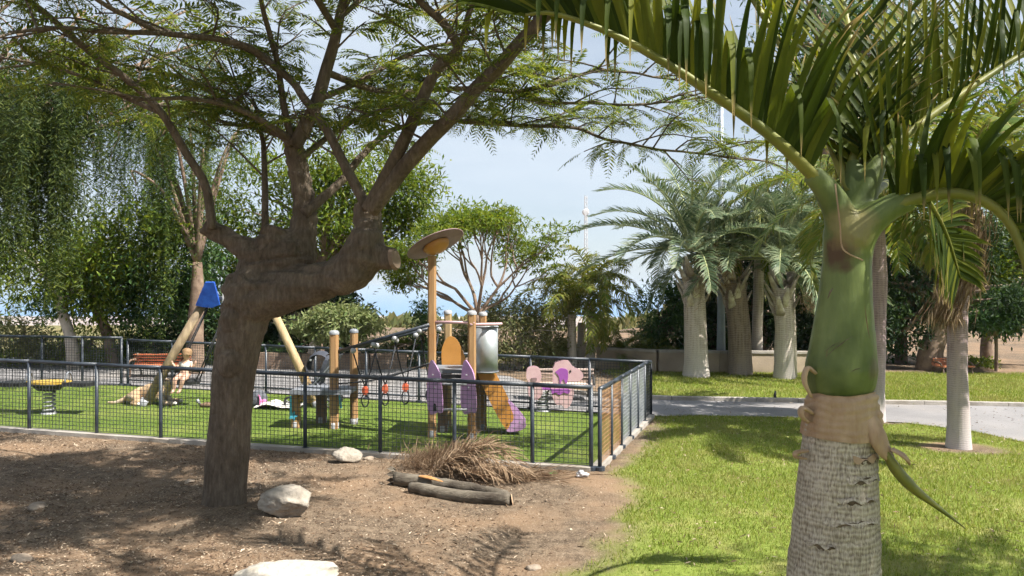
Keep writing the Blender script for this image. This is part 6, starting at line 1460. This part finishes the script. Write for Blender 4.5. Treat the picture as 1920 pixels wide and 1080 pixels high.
g3 = G(556, 1094); g3[2] = float(groundz(g3[:1], g3[1:2])[0])
stone('broad whitish rock cut off by the bottom edge', g3 + (0, -.12, 0), (.76, .5, .24), 14, M['rock_white'], .25, 0, 5)
for k, (px, py, s, lab) in enumerate(((40, 1050, .13, 'small pale stone at the lower left corner'), (355, 905, .10, 'small half-buried stone left of the big trunk'), (70, 950, .15, 'flat brown stone half buried in the shade at the left'), (1000, 1065, .10, 'small brown stone near the lawn edge at the bottom'), (690, 862, .12, 'flat pale stone against the fence kerb'))):
    g = G(px, py); g[2] = float(groundz(g[:1], g[1:2])[0]); stone(lab, g, (s * 1.4, s, s * .6), 30 + k, M['rock_brown'], .4, k, 3)

def tubeobj(t, name, pts, rad, m, n=14, flat=1.0, rough=.012, sc_=8):
    mb = MB(); c = catmull(pts, 26); mb.tube(c, np.interp(np.linspace(0, 1, 26), np.linspace(0, 1, len(rad)), rad), n, True, flat)
    V0 = mb.V[0]; V0 += (fbm(V0 * np.array([1, 3, 3]), sc_, 3) * rough)[:, None] * nrm(V0 - np.repeat(c, n, 0).mean(0)) if False else np.stack([fbm(V0, sc_, 3), fbm(V0 + 9, sc_, 3), fbm(V0 + 17, sc_, 3)], 1) * rough
    return mb.build(name, m, t, True)
def gr(px, py, dz=0):
    g = G(px, py); g[2] = float(groundz(g[:1], g[1:2])[0]) + dz; return g
lg0 = gr(850, 935); log = thing('log', 'grey weathered log with an orange split, lying in front of the dry fronds', 'log', lg0)
tubeobj(log, 'log_body', [gr(770, 920, .05), gr(850, 932, .05), gr(958, 946, .05)], [.05, .062, .058, .056, .06], M['log'])
mb = MB(); e = gr(958, 945, .055); mb.lathe(e + (.012, 0, 0), [(.001, .004), (.045, .004), (.064, -.004)], 14, rotm((0, 1, 0), math.radians(80))); mb.build('log_end', M['husk'], log)
mb = MB(); mb.tube(catmull([gr(772, 905, .10), gr(800, 917, .14), gr(830, 925, .13)], 8), [.01, .05, .01], 8, True, .3); mb.build('split_husk', M['log_orange'], log, True)
lg1 = gr(840, 915); log2 = thing('log', 'darker log with a ragged end lying behind the weathered one', 'log', lg1)
tubeobj(log2, 'log_body', [gr(740, 908, .07), gr(800, 914, .075), gr(880, 925, .07), gr(950, 936, .06)], [.065, .06, .055, .05, .04], M['log'])
mb = MB(); s_ = gr(738, 905, .09)
for k in range(9):
    a = k * .7; mb.leaves([s_ + np.array([.02, .06 * math.cos(a), .06 * math.sin(a)])], [[-1, .3 * math.cos(a), .4 * math.sin(a)]], [[0, math.cos(a), math.sin(a)]], .09, .06, .2)
mb.build('ragged_end', M['log'], log2)

# heap of dry palm fronds against the fence
hp0 = gr(860, 893); heap = thing('frond_heap', 'heap of dry brown palm fronds against the fence', 'dead fronds', hp0)
for k in range(7):
    a0 = gr(800 + 10 * k, 892 + R.uniform(-8, 8), .05 + .03 * k); sx = R.uniform(.4, .85)
    pts = [a0, a0 + np.array([.25 * sx, -.02 + R.normal(0, .06), .10]), a0 + np.array([.55 * sx, -.05 + R.normal(0, .08), .08]), a0 + np.array([.95 * sx, -.10 + R.normal(0, .1), -.03 - .02 * k])]
    mb = MB(); p, sd, wd, nn = frond_geo(pts, 46, .34, V=.55, fwd=1.1, g=.35, w=.012, seg=3, jit=.28, lo=.0); p[..., 2] = np.maximum(p[..., 2], gz(p[..., 0], p[..., 1]) + .01); mb.strips(p, sd, wd)
    mbr = MB(); rachis(mbr, pts, .014, .004, 6); fo = mbr.build('dry_frond', M['rachis_dry'], heap, True); tag(mb.build('dry_leaflets', M['palm_dry'], fo), kind='stuff')
mb = MB(); N = 2600; c0 = gr(835, 880, .0); a = R.uniform(0, 1, N); pos = c0 + np.stack([R.normal(-.05, .22, N), R.normal(0, .12, N), np.abs(R.normal(0, .075, N)) + .01], 1)
d = np.stack([R.normal(.35, .55, N), R.normal(-.1, .4, N), np.abs(R.normal(.75, .4, N))], 1); mb.leaves(pos, d, rdir(N), R.uniform(.07, .21, N), R.uniform(.005, .010, N), .3)
tag(mb.build('dry_blades', M['palm_dry'], heap), kind='stuff')
mb = MB(); N = 700; c0 = gr(950, 895, .02); pos = c0 + np.stack([R.normal(0, .30, N), R.normal(0, .10, N), np.abs(R.normal(0, .03, N))], 1); d = np.stack([R.normal(1, .4, N), R.normal(-.4, .4, N), R.normal(0, .2, N)], 1); mb.leaves(pos, d, rdir(N), R.uniform(.12, .34, N), R.uniform(.006, .012, N), .3); tag(mb.build('loose_blades', M['palm_dry'], heap), kind='stuff')

lt = gr(1091, 895, .03); bm = bmesh.new(); bmesh.ops.create_icosphere(bm, subdivisions=3, radius=.045); co = np.array([v.co for v in bm.verts]); co = co * (1 + .9 * fbm(co, 30, 3))[:, None] * np.array([1.4, 1, .8])
for v, p in zip(bm.verts, co): v.co = p
me = bpy.data.meshes.new('paper_scrap'); bm.to_mesh(me); bm.free(); me.materials.append(M['litter_white']); o = link('paper_scrap', me); o.location = Vector([float(a) for a in lt]); tag(o, 'crumpled grey-white paper by the fence corner', 'litter')
mb = MB(); g = gr(1040, 889, .012); k = np.linspace(0, 6.283, 12)[:-1]; plate(mb, np.stack([.05 * np.cos(k) + .01 * np.sin(3 * k), .025 * np.sin(k)], 1), g, (1, 0, 0), (0, .95, .2), .004); tag(mb.build('plastic_scrap', M['litter_green']), 'bright green scrap on the soil near the fence corner', 'litter')

# ------------------------------------------------------------------ lamp post, mast, kerb stub
lp = G(1352, 697); lm = thing('lamp_post', 'blue-grey lamp post between the first and second thick palms', 'lamp post', lp)
mb = MB(); mb.tube([lp - (0, 0, .1), lp + (0, 0, 1.5), lp + (0, 0, 8.3)], [.12, .10, .05], 16); mb.build('pole', M['lamp'], lm, True)
mb = MB(); mb.lathe(lp, [(.19, -.05), (.19, .03), (.12, .05)], 14); mb.build('base_plate', M['lamp'], lm, True)
mb = MB(); mb.tube(catmull([lp + (0, 0, 8.2), lp + (-.15, 0, 8.6), lp + (-.7, 0, 8.7)], 10), .03, 8); mb.build('arm', M['lamp'], lm, True)
mb = MB(); mb.box(lp + (-.9, 0, 8.68), (.5, .2, .09), None, .8); mb.build('lamp_head', M['lamp'], lm)
mt = np.array([P(1098, 700, 120)[0], 120, -14.0]); ms_ = thing('radio_mast', 'thin pale radio mast rising above the palm clump', 'mast', mt)
top_ = P(1098, 368, 120)[2]
for k in range(3):
    a = k * 2.094; mb = MB(); mb.tube([mt + (.35 * math.cos(a), .35 * math.sin(a), 0), np.array([mt[0] + .22 * math.cos(a), mt[1] + .22 * math.sin(a), top_])], .06, 6); mb.build('mast_leg', M['mast'], ms_)
mb = MB(); zz = np.arange(mt[2], top_, .8); p0 = []; p1 = []
for k, z in enumerate(zz):
    for s in range(3):
        a, b2 = s * 2.094, (s + 1) * 2.094; p0.append(mt * (1, 1, 0) + (.27 * math.cos(a), .27 * math.sin(a), z)); p1.append(mt * (1, 1, 0) + (.27 * math.cos(b2), .27 * math.sin(b2), z + .8))
mb.bars(p0, p1, .05); tag(mb.build('lattice', M['mast'], ms_), kind='stuff')
for z, r in ((P(0, 398, 120)[2], .55), ):
    mb = MB(); mb.lathe((mt[0], mt[1] - .4, z), [(.001, .02), (r * .7, .0), (r, -.18), (r, -.3), (.001, -.3)], 16, rotm((1, 0, 0), math.radians(90))); mb.build('dish', M['mast'], ms_)
mb = MB(); mb.box((mt[0], mt[1] - .3, P(0, 408, 120)[2]), (.3, .3, 1.0)); mb.build('antenna', M['mast'], ms_)
kb = G(1453, 752); st = thing('kerb_stub', 'short dark stub standing on the far kerb', 'stub', kb + (0, 0, .07))
mb = MB(); mb.tube([kb + (0, 0, .06), kb + (.0, 0, .13), kb + (.01, 0, .19)], [.03, .026, .018], 10); mb.build('stub_post', M['black'], st, True)

# ------------------------------------------------------------------ far-off town and scrub on the plain
mb = MB()
for k in range(420):
    Yt = R.uniform(650, 1500); px = R.normal(745, 70); x = (px - 960) / F * Yt
    w = R.uniform(5, 16); mb.box((x, Yt, -59 + R.uniform(0, 2) + 2), (w, R.uniform(6, 14), R.uniform(4, 9)))
tag(mb.build('town', M['house']), 'white houses of a far-off town on the coastal plain', 'town', kind='stuff')
mb = MB(); N = 26000; px = R.uniform(560, 2000, N); Yt = R.uniform(44, 260, N) ; x = (px - 960) / F * Yt
ii = np.clip(np.searchsorted(gx, x) - 1, 0, nx - 2); jj = np.clip(np.searchsorted(gy, Yt) - 1, 0, ny - 2)
zt_ = Z[jj, ii]; k = fbm(np.stack([x, Yt, 0 * x], 1), .05, 3) > .05; x, Yt, zt_ = x[k], Yt[k], zt_[k]; N = len(x)
s = R.uniform(.4, 1.1, N); mb.leaves(np.stack([x, Yt, zt_], 1), rdir(N) * .6 + np.array([0, 0, 1.0]), rdir(N), s, s * .7, .2)
tag(mb.build('hillside_scrub', M['leaf_olive']), 'low dry scrub dotted over the brown hillside', 'scrub', kind='stuff')

# ------------------------------------------------------------------ air
m = bpy.data.materials.new('hazy_air'); m.use_nodes = True; N_ = m.node_tree.nodes; N_.remove(N_['Principled BSDF'])
pv = N_.new('ShaderNodeVolumePrincipled'); pv.inputs['Color'].default_value = (.72, .86, 1.0, 1); pv.inputs['Density'].default_value = HAZE; pv.inputs['Anisotropy'].default_value = .2
m.node_tree.links.new(pv.outputs['Volume'], N_['Material Output'].inputs['Volume'])
mb = MB(); mb.box((0, 16000, -25.5), (64000, 33600, 91)); hz = mb.build('haze', m); tag(hz, 'pale blue haze over the coast', kind='stuff')
